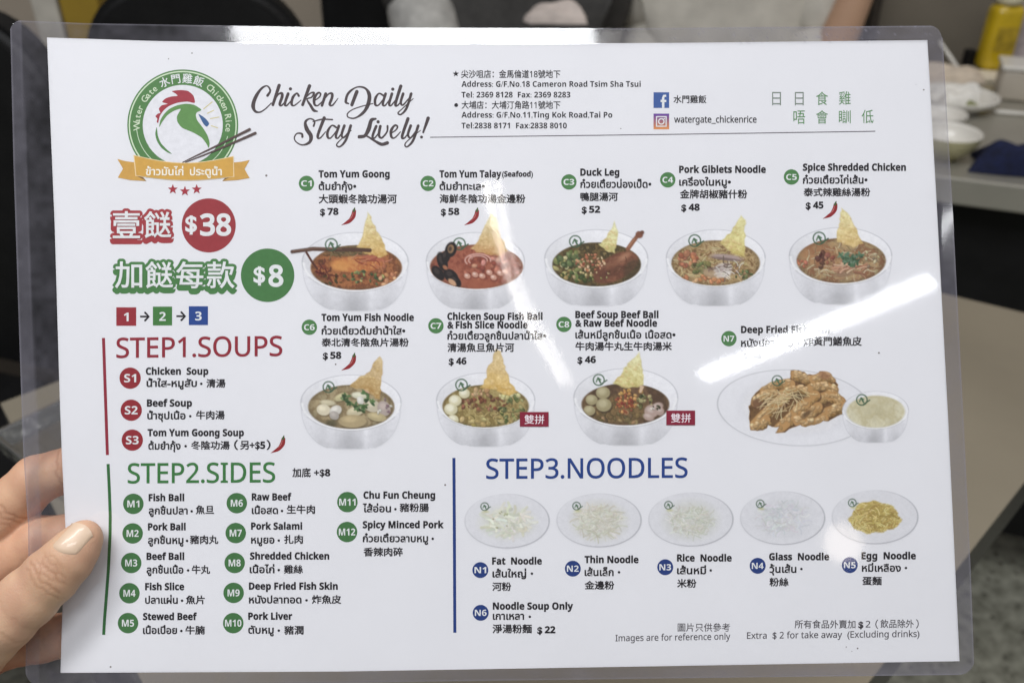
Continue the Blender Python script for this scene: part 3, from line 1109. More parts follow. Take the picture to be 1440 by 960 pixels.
sc_([(1348, 342), (1312, 444)], [22, 11]); SL.disc(340 + 1300 / Z5, 100 + 478 / Z5, 11 / Z5, (72, 62, 62), 1, n=14)

# ---- round emblem
LG = Job("logo_print", "round green rooster emblem over a golden ribbon")
LC = (257, 176)
LG.disc(*LC, 78, (82, 126, 72), 1, n=96)
LG.ring(*LC, 74.2, 76.0, (205, 222, 190), 2)
LG.disc(*LC, 56.3, (222, 222, 224), 2, n=80)
LG.ring(*LC, 64.5, 65.5, (200, 218, 188), 2, 184, 232, 24)
LG.ring(*LC, 64.5, 65.5, (200, 218, 188), 2, 310, 346, 24)
lz = lambda P: [(150 + x / 4.8, 80 + y / 4.8) for x, y in P]


def smooth_poly(P, n=5):
    P = [np.array(q, float) for q in P]
    out = []
    N = len(P)
    for i in range(N):
        p0, p1, p2, p3 = P[i - 1], P[i], P[(i + 1) % N], P[(i + 2) % N]
        for k in range(n):
            t = k / n
            out.append(tuple(0.5 * (2 * p1 + 0.7 * (p2 - p0) * t + (2 * 0.7 * p0 - (6 - 1.4 * 0.5) * 0 + 0 * p1) * 0 + (-(0) * p3) * 0) + (p2 - p1) * (3 * t * t - 2 * t ** 3) - 0.35 * (p2 - p0) * t + 0.35 * ((p2 - p0) * (t - 2 * t * t + t ** 3) + (p3 - p1) * (t ** 3 - t * t))))
    return out


LG.poly(smooth_poly(lz([(440, 232), (500, 225), (550, 232), (585, 262), (596, 300), (590, 312), (545, 303), (480, 310), (420, 333), (382, 365), (358, 402), (348, 446), (338, 440), (342, 418), (329, 402), (346, 384), (362, 378), (352, 352), (372, 328), (412, 318), (374, 306), (400, 280), (440, 268), (478, 264), (464, 248)]), 3), (158, 58, 68), 3)
LG.poly(smooth_poly(lz([(355, 475), (362, 430), (385, 390), (420, 355), (470, 330), (530, 318), (590, 325), (640, 358), (610, 375), (602, 395), (612, 430), (650, 480), (680, 530), (695, 580), (688, 615), (675, 590), (640, 545), (580, 510), (510, 480), (478, 440), (475, 400), (500, 352), (455, 365), (410, 395), (375, 440)]), 4), (98, 142, 80), 3)
LG.poly(smooth_poly(lz([(338, 475), (328, 520), (340, 570), (370, 615), (410, 645), (440, 655), (400, 620), (365, 580), (345, 530)]), 4), (84, 130, 74), 3)
LG.poly(smooth_poly(lz([(620, 386), (665, 415), (692, 450), (675, 472), (655, 455), (635, 420)]), 4), (62, 96, 140), 3)
for P in ([(655, 352), (712, 305)], [(680, 382), (722, 362)], [(700, 418), (758, 407)], [(705, 465), (748, 480)]):
    LG.stroke(lz(P), 1.3, (206, 196, 140), 3)
LG.poly(lz([(72, 690), (130, 705), (190, 712), (195, 800), (268, 838), (160, 832), (75, 815), (110, 755)]), (200, 156, 78), 3)
LG.poly(lz([(965, 697), (910, 708), (850, 714), (845, 800), (780, 838), (880, 832), (965, 818), (930, 757)]), (200, 156, 78), 3)
LG.poly(lz([(195, 800), (268, 838), (245, 812)]), (128, 98, 60), 4)
LG.poly(lz([(850, 804), (780, 838), (805, 812)]), (128, 98, 60), 4)
top_ = [(187 + (852 - 187) * k / 20, 668 + 48 * math.sin(math.pi * k / 20) + 7 * k / 20) for k in range(21)]
bot_ = [(855 - (855 - 200) * k / 20, 806 - 6 * k / 20 + 28 * math.sin(math.pi * k / 20)) for k in range(21)]
LG.poly(lz([(180, 664)] + [(x, y - 5) for x, y in top_] + [(858, 670), (862, 812)] + [(x, y + 4) for x, y in bot_] + [(194, 806)]), (228, 206, 160), 4)
LG.poly(lz(top_ + bot_), (204, 160, 76), 5)
LG.stroke(lz([(512, 712), (740, 602), (965, 490)]), [1.2, 2.6, 3.8], (86, 70, 66), 6)
LG.stroke(lz([(532, 712), (760, 622), (1003, 515)]), [1.2, 2.6, 3.8], (86, 70, 66), 6)
thai(LG, "ข้าวมันไก่", 205, 258, 246.5, 15, (240, 232, 215), 0.022)
thai(LG, "ประตูน้ำ", 267, 312, 246.5, 15, (240, 232, 215), 0.022)
for i_ in range(len(LG.q) - 2, len(LG.q)):
    LG.q[i_][2]["layer"] = 7
LG.arc("Water Gate", *LC, 60.5, 181, 128, 13.0, (206, 220, 190), 0.008)
LG.arc("Chicken Rice", *LC, 60.5, 54, -6, 13.0, (206, 220, 190), 0.008)
LG.arc("水門雞飯", *LC, 60.2, 113, 70, 14.5, WHITE, 0.014)
for x, y in ((243, 266.3), (260, 269), (276.5, 266.3)):
    LG.poly([(x + 7.4 * (1 if k % 2 == 0 else 0.42) * math.sin(k * math.pi / 5), y - 7.4 * (1 if k % 2 == 0 else 0.42) * math.cos(k * math.pi / 5)) for k in range(10)], (160, 52, 62), 2)


# ---- prices
def outlined(name, chars, y0, y1, color):
    j_ = Job(name)
    for ch, x0, x1 in chars:
        # the coloured halo: the same character with a much heavier stroke, dropped a little
        for k in range(18):
            ox, oy = math.cos(k * math.pi / 9), math.sin(k * math.pi / 9)
            for r in (2.0, 4.0):
                dy = 4.6 if oy > 0 and r > 3 else 0
                j_.text(ch, x0 + ox * r, x1 + ox * r, y1 + oy * r + dy, None, color, w=0.012, top=y0 + oy * r + dy, layer=1)
        j_.text(ch, x0, x1, y1, None, WHITE, w=0.012, top=y0, layer=6)


outlined("price_lettering", (("壹", 158.5, 197), ("餸", 202.5, 241)), 297, 335, (158, 58, 62))
outlined("price_lettering", (("加", 161.5, 200), ("餸", 204.5, 243.5), ("每", 247.5, 286), ("款", 290.5, 330)), 367.5, 405.5, (72, 122, 68))
j = Job("price_circle", "red price circle")
j.disc(293.5, 317, 38, (150, 54, 58), 1, n=72)
j.text("$", 260.5, 277, 330, None, WHITE, w=0.024, top=303, layer=2)
j.text(sans("38", False), 281, 325, 332, None, WHITE, w=0.034, top=300, layer=2)
j = Job("price_circle", "green price circle")
j.disc(376.3, 387, 37.6, (70, 118, 66), 1, n=72)
j.text("$", 356.5, 373, 401.5, None, WHITE, w=0.024, top=374.5, layer=2)
j.text(sans("8", False), 377.5, 398.5, 403.5, None, WHITE, w=0.034, top=372, layer=2)
for s, x0, y0, x1, y1, c_ in (("1", 163.5, 432, 191.5, 458, (146, 44, 52)), ("2", 215, 431, 242, 457.5, (66, 120, 60)), ("3", 265.5, 430.5, 292.5, 457, (36, 68, 134))):
    j = Job("step_square")
    j.rect(x0, y0, x1, y1, c_, 1)
    xm, wd = (x0 + x1) / 2, (3.4 if s == "1" else 4.6)
    j.text(sans(s), xm - wd, xm + wd, y1 - 6.5, None, WHITE, w=0.0, top=y0 + 7.5, layer=2)
for x, y in ((197, 445), (248, 444.5)):
    j = Job("step_arrow")
    j.stroke([(x, y), (x + 11.5, y)], 2.6, DARK, 1, cap=False)
    j.stroke([(x + 7, y - 5.5), (x + 12.3, y), (x + 7, y + 5.5)], 2.8, DARK, 2)

# ---- section bars and headings
for P, c_ in (([(145.5, 475), (151, 639.5)], (140, 42, 56)), ([(152, 652), (153.8, 690), (155, 725), (154.8, 750), (152.4, 800), (149, 845), (147, 870), (145.8, 892)], (52, 104, 56)), ([(638.3, 643.5), (639, 760), (639.6, 889)], (32, 58, 118))):
    j = Job("section_bar")
    j.stroke(P, 4.3, c_, 1, cap=False)
for s, x0, x1, y, y1, cap_, c_ in (("STEP1.SOUPS", 163.5, 397, 502.8, 500, 27.5, (140, 40, 52)), ("STEP2.SIDES", 179.5, 387, 679, 677.5, 27.5, (58, 116, 60)), ("STEP3.NOODLES", 683.5, 967, 672.6, 671, 27.5, (32, 62, 126))):
    j = Job("section_heading")
    latin(j, s, x0, x1, y, cap_, c_, 0.012, y1=y1, bold=False)
j = Job("surcharge_text")
cjk(j, "加底", 411, 437, 657.5, 671)
latin(j, "+$8", 441.5, 464.5, 669, 9.5)


def entry(kind, code, cx, cy, r, col_, cap_, tw, en, th, dot, cj, extra=None):
    j_ = Job(kind)
    badge(j_, code, cx, cy, r, col_, cap_, tw)
    latin(j_, *en, 9.6)
    thai(j_, *th)
    j_.disc(dot[0], dot[1], 1.8, DARK, 2, n=12)
    cjk(j_, *cj)
    return j_


SR, SG, SB = (142, 42, 48), (66, 112, 64), (34, 58, 116)
entry("soup_caption", "S1", 183, 531.5, 15, SR, 11.5, 17, ("Chicken  Soup", 205, 293, 526.5), ("น้ำใส-หมูสับ", 206, 277, 543.5), (283, 539.5), ("清湯", 290, 317, 532.5, 545))
entry("soup_caption", "S2", 184.5, 576.5, 15, SR, 11.5, 18, ("Beef Soup", 206.5, 270, 571.2), ("น้ำซุปเนื้อ", 207, 261, 589), (267.5, 585), ("牛肉湯", 275.5, 316, 577, 589.5))
j = entry("soup_caption", "S3", 186, 618.5, 15, SR, 11.5, 18, ("Tom Yum Goong Soup", 207.5, 343, 612.8), ("ต้มยำกุ้ง", 208.5, 254, 631.5), (261, 627), ("冬陰功湯", 268.5, 323, 619.5, 632))
cjk(j, "（", 329, 335, 618, 632.5); cjk(j, "另", 337.5, 350, 619.5, 632); latin(j, "+$5", 351, 373, 630.5, 9.8); cjk(j, "）", 374.5, 380.5, 618, 632.5)
for a_ in (
    ("M1", 187.5, 708, "Fish Ball", 209, 259, 704, "ลูกชิ้นปลา", 209, 264, 722.5, 269.5, "魚旦", 275, 301, 710),
    ("M2", 186.5, 749.5, "Pork Ball", 208, 261, 745, "ลูกชิ้นหมู", 208, 258, 764, 263, "豬肉丸", 267, 307, 752),
    ("M3", 184.5, 791, "Beef Ball", 206, 259, 786.5, "ลูกชิ้นเนื้อ", 206, 258, 805.5, 264.5, "牛丸", 269.5, 295.5, 794),
    ("M4", 182, 833.5, "Fish Slice", 204, 259, 829, "ปลาแผ่น", 204, 250, 848, 256, "魚片", 261, 288, 836.5),
    ("M5", 180, 875.5, "Stewed Beef", 201, 277, 871, "เนื้อเปื่อย", 201, 249, 890.5, 255, "牛腩", 260.5, 288, 879),
    ("M6", 333, 707, "Raw Beef", 354, 410, 703, "เนื้อสด", 354, 391, 722, 396.5, "生牛肉", 403, 443, 709.5),
    ("M7", 331.5, 749, "Pork Salami", 353, 425, 744, "หมูยอ", 353, 386, 763.5, 392, "扎肉", 399.5, 426, 751.5),
    ("M8", 330, 791, "Shredded Chicken", 351.5, 463, 786, "เนื้อไก่", 351, 386, 805, 392, "雞絲", 399, 426, 793.5),
    ("M9", 328.5, 833, "Deep Fried Fish Skin", 350, 475, 828.3, "หนังปลาทอด", 350, 424, 847.5, 431, "炸魚皮", 438.5, 480, 836),
    ("M10", 328, 875.5, "Pork Liver", 349, 411, 870.5, "ตับหมู", 349, 385, 890, 392, "豬潤", 399.5, 427, 879),
    ("M11", 488.5, 705.5, "Chu Fun Cheung", 511, 612, 700.5, "ไส้อ่อน", 510, 550, 719.5, 556, "豬粉腸", 562, 603, 707),
):
    code, cx, cy, en, e0, e1, ey, th, t0, t1, ty, dx, cj, c0, c1, cy0 = a_
    entry("side_caption", code, cx, cy, 14.4, SG, 9.6, 17 if len(code) < 3 else 23, (en, e0, e1, ey), (th, t0, t1, ty), (dx, ty - 4), (cj, c0, c1, cy0, cy0 + 12.7))
entry("side_caption", "M12", 488, 747.5, 14.4, SG, 9.6, 23, ("Spicy Minced Pork", 510, 624, 742), ("ก๋วยเตี๋ยวลาบหมู", 510, 602, 761.5), (608.5, 757), ("香辣肉碎", 511, 566.5, 769, 782))
for a_ in (
    ("N1", 675.5, 801, "Fat  Noodle", 692, 762, 793, "เส้นใหญ่", 692.5, 740, 811, 748, "河粉", 692, 719),
    ("N2", 805.5, 799, "Thin Noodle", 822, 898, 791, "เส้นเล็ก", 822, 863, 809, 870.5, "金邊粉", 822, 864),
    ("N3", 935.5, 797, "Rice  Noodle", 952, 1029, 788.7, "เส้นหมี่", 952, 993, 806.5, 999.5, "米粉", 952, 979.5),
    ("N4", 1065.5, 795, "Glass  Noodle", 1081.5, 1166, 787, "วุ้นเส้น", 1082, 1120, 804.5, 1127, "粉絲", 1082, 1109),
    ("N5", 1195, 794, "Egg  Noodle", 1211.5, 1288, 785.7, "หมี่เหลือง", 1212, 1267, 803, 1274, "蛋麵", 1212.5, 1240),
):
    code, cx, cy, en, e0, e1, ey, th, t0, t1, ty, dx, cj, c0, c1 = a_
    entry("noodle_caption", code, cx, cy, 11.2, SB, 8.6, 16.5, (en, e0, e1, ey), (th, t0, t1, ty), (dx, ty - 5), (cj, c0, c1, ty + 7, ty + 19.6))
j = entry("noodle_caption", "N6", 676, 861, 11.2, SB, 8.6, 16.5, ("Noodle Soup Only", 693, 806, 856.3), ("เกาเหลา", 693, 737, 870.5), (745, 866.5), ("淨湯粉麵", 692.5, 748, 877, 890))
latin(j, "$ 22", 755.5, 781, 889.5, 9.4)

j = Job("footnote")
cjk(j, "圖片只供參考", 953, 1026.5, 875.5, 887.5, (70, 66, 70), 0.004)
latin(j, "Images are for reference only", 865.5, 1027, 901, 9.0, (70, 66, 70), 0.008, y1=898.5, bold=False)
j = Job("footnote")
cjk(j, "所有食品外賣加", 1117.5, 1203, 871, 883, (62, 58, 62), 0.006)
latin(j, "$ 2", 1207, 1224, 881.5, 9.0, (62, 58, 62), 0.006, bold=False)
cjk(j, "（", 1231, 1235, 870.5, 883.5, (62, 58, 62), 0.006)
cjk(j, "飲品除外", 1238, 1285, 870.3, 882.3, (62, 58, 62), 0.006)
cjk(j, "）", 1288, 1292, 870, 883, (62, 58, 62), 0.006)
latin(j, "Extra  $ 2 for take away  (Excluding drinks)", 1050.5, 1293, 897.5, 9.0, (70, 66, 70), 0.008, y1=894.8, bold=False)
for x, y in ((731, 579), (937, 577)):
    j = Job("pair_tag")
    j.rect(x, y, x + 40.5, y + 20.5, (132, 30, 52), 8)
    j.text("雙拼", x + 6.5, x + 34.5, y + 17, None, (235, 225, 228), w=0.006, top=y + 4, layer=9)
for x, y, r in ((1299, 126.5, 1.1), (155.5, 937, 1.3), (374.5, 247, 1.6), (270, 75, 1.0), (237, 83, 0.8), (472, 512, 1.2), (1236, 496, 1.3), (626, 681.5, 1.4), (1206, 911, 1.2), (1190, 909, 0.8), (1198, 915, 0.6), (873, 181, 0.8), (1288, 119, 0.5)):
    j = Job("dirt_speck")
    j.disc(x, y, r, (120, 112, 108), 1, n=10)

outline_all()
for j in PRINTS:
    j.run()
for j in (PRINTS,):
    pass


# ---- printed pictures of the dishes: ink rasters (one vertex per dot) painted dot by dot
class Pic:
    ST = 0.85

    def __init__(self, x0, y0, x1, y1, seed=0):
        self.x0, self.y0 = x0, y0
        self.nx, self.ny = int((x1 - x0) / self.ST) + 1, int((y1 - y0) / self.ST) + 1
        self.X, self.Y = np.meshgrid(x0 + np.arange(self.nx) * self.ST, y0 + np.arange(self.ny) * self.ST)
        self.C = np.zeros((self.ny, self.nx, 3))
        self.A = np.zeros((self.ny, self.nx))
        self.clip = np.ones((self.ny, self.nx))
        self.r = np.random.default_rng(seed)

    def over(self, m, c):
        m = np.clip(m, 0, 1) * self.clip
        c = np.asarray(c, float)
        if c.ndim == 1:
            c = c[None, None, :]
        a_ = m + self.A * (1 - m)
        self.C = np.where(a_[..., None] > 1e-6, (c * m[..., None] + self.C * (self.A * (1 - m))[..., None]) / np.maximum(a_, 1e-6)[..., None], self.C)
        self.A = a_

    def win(self, x0, y0, x1, y1):
        i0, i1 = max(0, int((x0 - self.x0) / self.ST) - 1), min(self.nx, int((x1 - self.x0) / self.ST) + 3)
        j0, j1 = max(0, int((y0 - self.y0) / self.ST) - 1), min(self.ny, int((y1 - self.y0) / self.ST) + 3)
        return (slice(j0, j1), slice(i0, i1)) if i1 > i0 and j1 > j0 else None

    def over_w(self, w, m, c):
        m = np.clip(m, 0, 1) * self.clip[w]
        c = np.asarray(c, float)
        if c.ndim == 1:
            c = c[None, None, :]
        A = self.A[w]
        a_ = m + A * (1 - m)
        self.C[w] = (c * m[..., None] + self.C[w] * (A * (1 - m))[..., None]) / np.maximum(a_, 1e-6)[..., None]
        self.A[w] = a_

    def em(self, cx, cy, rx, ry, soft=1.2, rot=0.0, X=None, Y=None):
        X = self.X if X is None else X
        Y = self.Y if Y is None else Y
        c, s = math.cos(rot), math.sin(rot)
        u, v = (X - cx) * c + (Y - cy) * s, -(X - cx) * s + (Y - cy) * c
        return np.clip(0.5 - (np.sqrt((u / rx) ** 2 + (v / ry) ** 2) - 1) * min(rx, ry) / soft, 0, 1)

    def ell(self, cx, cy, rx, ry, c, soft=1.2, rot=0.0, a=1.0):
        R = max(rx, ry) + soft
        w = self.win(cx - R, cy - R, cx + R, cy + R)
        if w is None:
            return
        self.over_w(w, a * self.em(cx, cy, rx, ry, soft, rot, self.X[w], self.Y[w]), c)

    def line(self, pts, wd, c, soft=0.9, a=1.0):
        pts = np.asarray(pts, float)
        w = self.win(pts[:, 0].min() - wd - 1, pts[:, 1].min() - wd - 1, pts[:, 0].max() + wd + 1, pts[:, 1].max() + wd + 1)
        if w is None:
            return
        X, Y = self.X[w], self.Y[w]
        d = np.full(X.shape, 1e9)
        for p0, p1 in zip(pts[:-1], pts[1:]):
            e = p1 - p0
            t = np.clip(((X - p0[0]) * e[0] + (Y - p0[1]) * e[1]) / max(1e-9, e @ e), 0, 1)
            d = np.minimum(d, np.hypot(X - p0[0] - t * e[0], Y - p0[1] - t * e[1]))
        self.over_w(w, a * np.clip(0.5 + (wd / 2 - d) / soft, 0, 1), c)

    def pm(self, pts, soft=1.2):
        pts = np.asarray(pts, float)
        X, Y = self.X, self.Y
        ins = np.zeros(X.shape, bool)
        d = np.full(X.shape, 1e9)
        n = len(pts)
        for i in range(n):
            p0, p1 = pts[i], pts[(i + 1) % n]
            e = p1 - p0
            t = np.clip(((X - p0[0]) * e[0] + (Y - p0[1]) * e[1]) / max(1e-9, e @ e), 0, 1)
            d = np.minimum(d, np.hypot(X - p0[0] - t * e[0], Y - p0[1] - t * e[1]))
            cond = (p0[1] > Y) != (p1[1] > Y)
            xs = p0[0] + (Y - p0[1]) / (e[1] if abs(e[1]) > 1e-9 else 1e-9) * e[0]
            ins ^= cond & (X < xs)
        return np.clip(0.5 + np.where(ins, d, -d) / soft, 0, 1)

    def poly(self, pts, c, soft=1.2, a=1.0):
        self.over(a * self.pm(pts, soft), c)

    def noise(self, sc, oct_=3):
        out, amp, tot = np.zeros(self.X.shape), 1.0, 0
        for o_ in range(oct_):
            s = sc / 2 ** o_
            gx, gy = (self.X - self.x0) / s, (self.Y - self.y0) / s
            g = self.r.random((int(gy.max()) + 3, int(gx.max()) + 3))
            i, j_ = gx.astype(int), gy.astype(int)
            fx, fy = gx - i, gy - j_
            fx, fy = fx * fx * (3 - 2 * fx), fy * fy * (3 - 2 * fy)
            out += amp * (g[j_, i] * (1 - fx) * (1 - fy) + g[j_, i + 1] * fx * (1 - fy) + g[j_ + 1, i] * (1 - fx) * fy + g[j_ + 1, i + 1] * fx * fy)
            tot += amp
            amp *= 0.6
        return out / tot

    def mottle(self, m, cols, sc=7, oct_=4, gain=1.7, a=1.0):
        n = np.clip((self.noise(sc, oct_) - 0.5) * gain + 0.5, 0, 0.999) * (len(cols) - 1)
        i = n.astype(int)
        f_ = (n - i)[..., None]
        cols = np.asarray(cols, float)
        self.over(a * m, cols[i] * (1 - f_) + cols[np.minimum(i + 1, len(cols) - 1)] * f_)

    def pick(self, cols):
        c = np.array(cols[self.r.integers(len(cols))], float)
        return np.clip(c + self.r.normal(0, 3.0, 3) + self.r.normal(0, 7), 0, 250)

    def spot(self, cx, cy, rx, ry):
        q, a_ = math.sqrt(self.r.random()), self.r.random() * 6.283
        return cx + rx * q * math.cos(a_), cy + ry * q * math.sin(a_)

    def blobs(self, n, reg, size, cols, shade=0.35, a=0.95):
        for _ in range(n):
            x, y = self.spot(*reg)
            r1 = size * self.r.uniform(0.6, 1.3)
            r2, ro = r1 * self.r.uniform(0.5, 0.9), self.r.uniform(0, 3.14)
            c = self.pick(cols)
            self.ell(x + 0.4, y + 0.7, r1, r2, c * (1 - shade), 1.3, ro, a * 0.8)
            self.ell(x, y, r1 * 0.9, r2 * 0.85, c, 1.3, ro, a)
            self.ell(x - r2 * 0.3, y - r2 * 0.35, r1 * 0.4, r2 * 0.35, np.clip(c * 1.18 + 10, 0, 248), 1.3, ro, a * 0.6)

    def strands(self, n, reg, L, wd, cols, curl=0.6, dirn=None, a=0.9, sh=0.7):
        for _ in range(n):
            x, y = self.spot(*reg)
            th = self.r.uniform(0, 6.283) if dirn is None else dirn + self.r.normal(0, 0.5)
            k = self.r.normal(0, curl)
            P = [(x, y)]
            for q in range(5):
                th += k * 0.3
                x, y = x + math.cos(th) * L / 5, y + math.sin(th) * L / 5 * 0.75
                P.append((x, y))
            c = self.pick(cols)
            self.line([(u + 0.3, v + 0.7) for u, v in P], wd, c * sh, 1.1, a * 0.6)
            self.line(P, wd * 0.9, c, 1.0, a)

    def leaf(self, x, y, r1, cols):
        for k in range(5):
            th = self.r.uniform(0, 6.283)
            c = self.pick(cols)
            self.ell(x + math.cos(th) * r1 * 0.6, y + math.sin(th) * r1 * 0.45, r1 * 0.6, r1 * 0.3, c, 1.2, th, 0.95)

    def mini_logo(self, x, y, r):
        g = (62, 92, 66)
        m = np.clip(0.5 + (r * 0.08 + 0.3 - np.abs(np.hypot(self.X - x, self.Y - y) - r)) / 0.9, 0, 1)
        self.over(m * 0.85, g)
        self.line([(x - r * 0.45, y + r * 0.35), (x - r * 0.15, y - r * 0.4), (x + r * 0.35, y - r * 0.05)], r * 0.24, (86, 120, 84))
        self.line([(x - r * 0.1, y - r * 0.3), (x + r * 0.3, y + r * 0.45)], r * 0.3, (70, 104, 74))
        self.line([(x + r * 0.3, y + r * 0.85), (x + r * 1.5, y + r * 0.05)], r * 0.22, g)

    def bowl(self, cx, x_half, top, lip, bottom):
        """bowl seen from above: rim ellipse from top to lip, wall down to bottom"""
        cy, ry, rx = (top + lip) / 2, (lip - top) / 2, x_half
        X, Y = self.X, self.Y
        t = np.clip((Y - cy) / (bottom - cy), 0, 1)
        hw = rx * (0.30 + 0.70 * np.sqrt(np.clip(1 - t ** 2.3, 0, 1)))
        hw = np.where(t > 0.97, hw * 0.8, hw)
        body = np.clip(0.5 + (hw - np.abs(X - cx)) / 1.5, 0, 1) * (Y >= cy) * np.clip((bottom - Y) / 1.5 + 0.5, 0, 1)
        u = (X - cx) / rx
        v = t
        shade = 220 - 30 * np.exp(-((u + 0.02) / 0.25) ** 2) * np.clip((v - 0.35) * 2.2, 0, 1) + 12 * np.exp(-((u - 0.30) / 0.07) ** 2) - 14 * np.exp(-((np.abs(u) - 0.62) / 0.16) ** 2) * v - 16 * v ** 3 + 6 * (self.noise(9) - 0.5)
        self.over(body, np.stack([shade, shade, shade + 2], -1))
        # outlines
        m = body * np.clip(1 - (hw - np.abs(X - cx)) / 1.3, 0, 1)
        self.over(m * 0.35, (150, 150, 156))
        rim = self.em(cx, cy, rx, ry, 1.2)
        wallc = 222 - 10 * np.clip((Y - cy) / ry, -1, 1) + 8 * (u)
        self.over(rim, np.stack([wallc - 2, wallc - 2, wallc - 1], -1))
        q = np.sqrt(((X - cx) / rx) ** 2 + ((Y - cy) / ry) ** 2)
        self.over(0.5 * np.clip(1 - np.abs(q - 1) * 45, 0, 1) * (Y < cy + ry * 0.3), (150, 150, 156))
        self.over(0.9 * np.clip(1 - np.abs(q - 0.975) * 22, 0, 1) * (Y > cy), (236, 236, 234))
        self.over(0.35 * np.clip(1 - np.abs(q - 1.01) * 30, 0, 1) * (Y > cy + ry * 0.5), (160, 160, 162))
        return cx, cy, rx, ry

    def food(self, cx, x_half, top, bottom, cols, sc=7):
        cy, ry = (top + bottom) / 2, (bottom - top) / 2
        m = self.em(cx, cy, x_half, ry, 1.4)
        self.mottle(m, cols, sc)
        self.over(m * (1 - self.em(cx, cy, x_half * 0.93, ry * 0.92, 4.0)) * 0.35, (70, 55, 30))
        self.clip = m
        return (cx, cy, x_half * 0.86, ry * 0.82)

    def unclip(self):
        self.clip = np.ones_like(self.A)

    def wonton(self, pts, c0, c1):
        """triangular fried skin, pale at its tip, blistered and ragged"""
        q = []
        for i in range(len(pts)):
            a_, b_ = np.array(pts[i], float), np.array(pts[(i + 1) % len(pts)], float)
            n_ = max(1, int(np.hypot(*(b_ - a_)) / 4))
            for k in range(n_):
                q.append(tuple(a_ + (b_ - a_) * k / n_ + self.r.normal(0, 0.75, 2)))
        pts = q
        m = self.pm(pts, 1.8)
        ys = [q[1] for q in pts]
        t = np.clip((self.Y - min(ys)) / (max(ys) - min(ys)), 0, 1)[..., None]
        n = (self.noise(7, 3) - 0.5)[..., None] * 60
        n2 = (self.noise(2.4, 2) - 0.5)[..., None] * 46
        c0, c1 = np.asarray(c0, float) * 0.7 + np.array([232, 228, 196]) * 0.3, np.asarray(c1, float) * 0.88 + np.array([225, 205, 150]) * 0.12
        self.over(m * 0.93, np.clip(c0 * (1 - t) + c1 * t + n * np.array([0.6, 0.75, 1.0]) + n2 * np.array([0.6, 0.75, 1.0]), 0, 245))
        self.clip = m
        x0_, x1_ = min(q[0] for q in pts), max(q[0] for q in pts)
        reg = ((x0_ + x1_) / 2, (min(ys) + max(ys)) / 2 + 6, (x1_ - x0_) / 2, (max(ys) - min(ys)) / 2)
        for _ in range(26):
            x, y = self.spot(*reg)
            r1 = self.r.uniform(1.2, 3.2)
            self.ell(x + 0.5, y + 0.9, r1, r1 * 0.7, (170, 124, 54), 1.6, 0.3, 0.35)
            self.ell(x, y, r1 * 0.8, r1 * 0.5, (240, 222, 160), 1.6, 0.3, 0.5)
        self.unclip()
        self.over(m * (1 - self.pm(pts, 5.0)) * 0.22, (140, 106, 40))

    def crisp(self, pts, wd, n=30):
        """one craggy piece of fried skin along a path"""
        P_ = [np.array(p_, float) for p_ in pts]
        self.line([p_ + np.array([1.2, 2.2]) for p_ in P_], wd * 1.05, (88, 58, 28), 2.2, 0.8)
        self.line(P_, wd, (186, 140, 76), 1.8, 1.0)
        for _ in range(n):
            k = self.r.integers(len(P_) - 1)
            t = self.r.random()
            c = P_[k] * (1 - t) + P_[k + 1] * t
            d = P_[k + 1] - P_[k]
            d = d / np.linalg.norm(d)
            nn = np.array([-d[1], d[0]])
            o = self.r.uniform(-0.5, 0.5)
            c = c + nn * o * wd
            up = -(nn[1] * o) * 2            # side of the piece that faces the lamp in the picture
            base = np.array([198, 159, 97]) + up * np.array([40, 40, 42]) + self.r.normal(0, 14)
            r1 = self.r.uniform(1.2, 3.4)
            ro = math.atan2(d[1], d[0]) + self.r.normal(0, 0.5)
            self.ell(c[0] + 0.6, c[1] + 1.0, r1 * 1.2, r1 * 0.8, base * 0.66, 1.4, ro, 0.7)
            self.ell(c[0], c[1], r1, r1 * 0.6, np.clip(base, 40, 238), 1.3, ro, 0.9)

    def build(self, name, label):
        k = self.A > 0.012
        q = k[:-1, :-1] | k[1:, :-1] | k[:-1, 1:] | k[1:, 1:]
        jj, ii = np.nonzero(q)
        nx = self.nx
        a_ = jj * nx + ii
        fs_ = np.stack([a_, a_ + nx, a_ + nx + 1, a_ + 1], -1)
        used = np.unique(fs_)
        re = np.full(self.nx * self.ny, -1)
        re[used] = np.arange(len(used))
        c = np.clip(self.C.reshape(-1, 3)[used], 0, 255) / 255
        c = np.where(c <= 0.04045, c / 12.92, ((c + 0.055) / 1.055) ** 2.4) * INK_K
        c = c * (1 + 0.10 * (self.noise(1.9, 2).reshape(-1)[used] - 0.5) + 0.10 * (self.noise(6, 2).reshape(-1)[used] - 0.5))[:, None]
        c = c.mean(1, keepdims=True) + 0.84 * (c - c.mean(1, keepdims=True))
        A = self.A.ravel()[used][:, None]
        c = c * A + np.array([PAPER_ALB, PAPER_ALB, PAPER_ALB * 1.012]) * (1 - A)
        V = loc3(self.X.ravel()[used], self.Y.ravel()[used], LAYER * 1.5)
        o_ = obj(name, V, re[fs_], PICTURE_INK, paper, colors=np.concatenate([np.clip(c, 0, 0.88), np.ones((len(used), 1))], 1))
        o_["label"] = label
        return o_


PICTURE_INK = bpy.data.materials.new("picture_ink")
PICTURE_INK.use_nodes = True
_n = PICTURE_INK.node_tree.nodes
_a = _n.new("ShaderNodeAttribute")
_a.attribute_name = "Col"
PICTURE_INK.node_tree.links.new(_a.outputs["Color"], _n["Principled BSDF"].inputs["Base Color"])
_n["Principled BSDF"].inputs["Roughness"].default_value = 0.6
_n["Principled BSDF"].inputs["Specular IOR Level"].default_value = 0.25

GREENS = [(78, 94, 46), (100, 116, 60), (62, 78, 42), (124, 134, 78)]

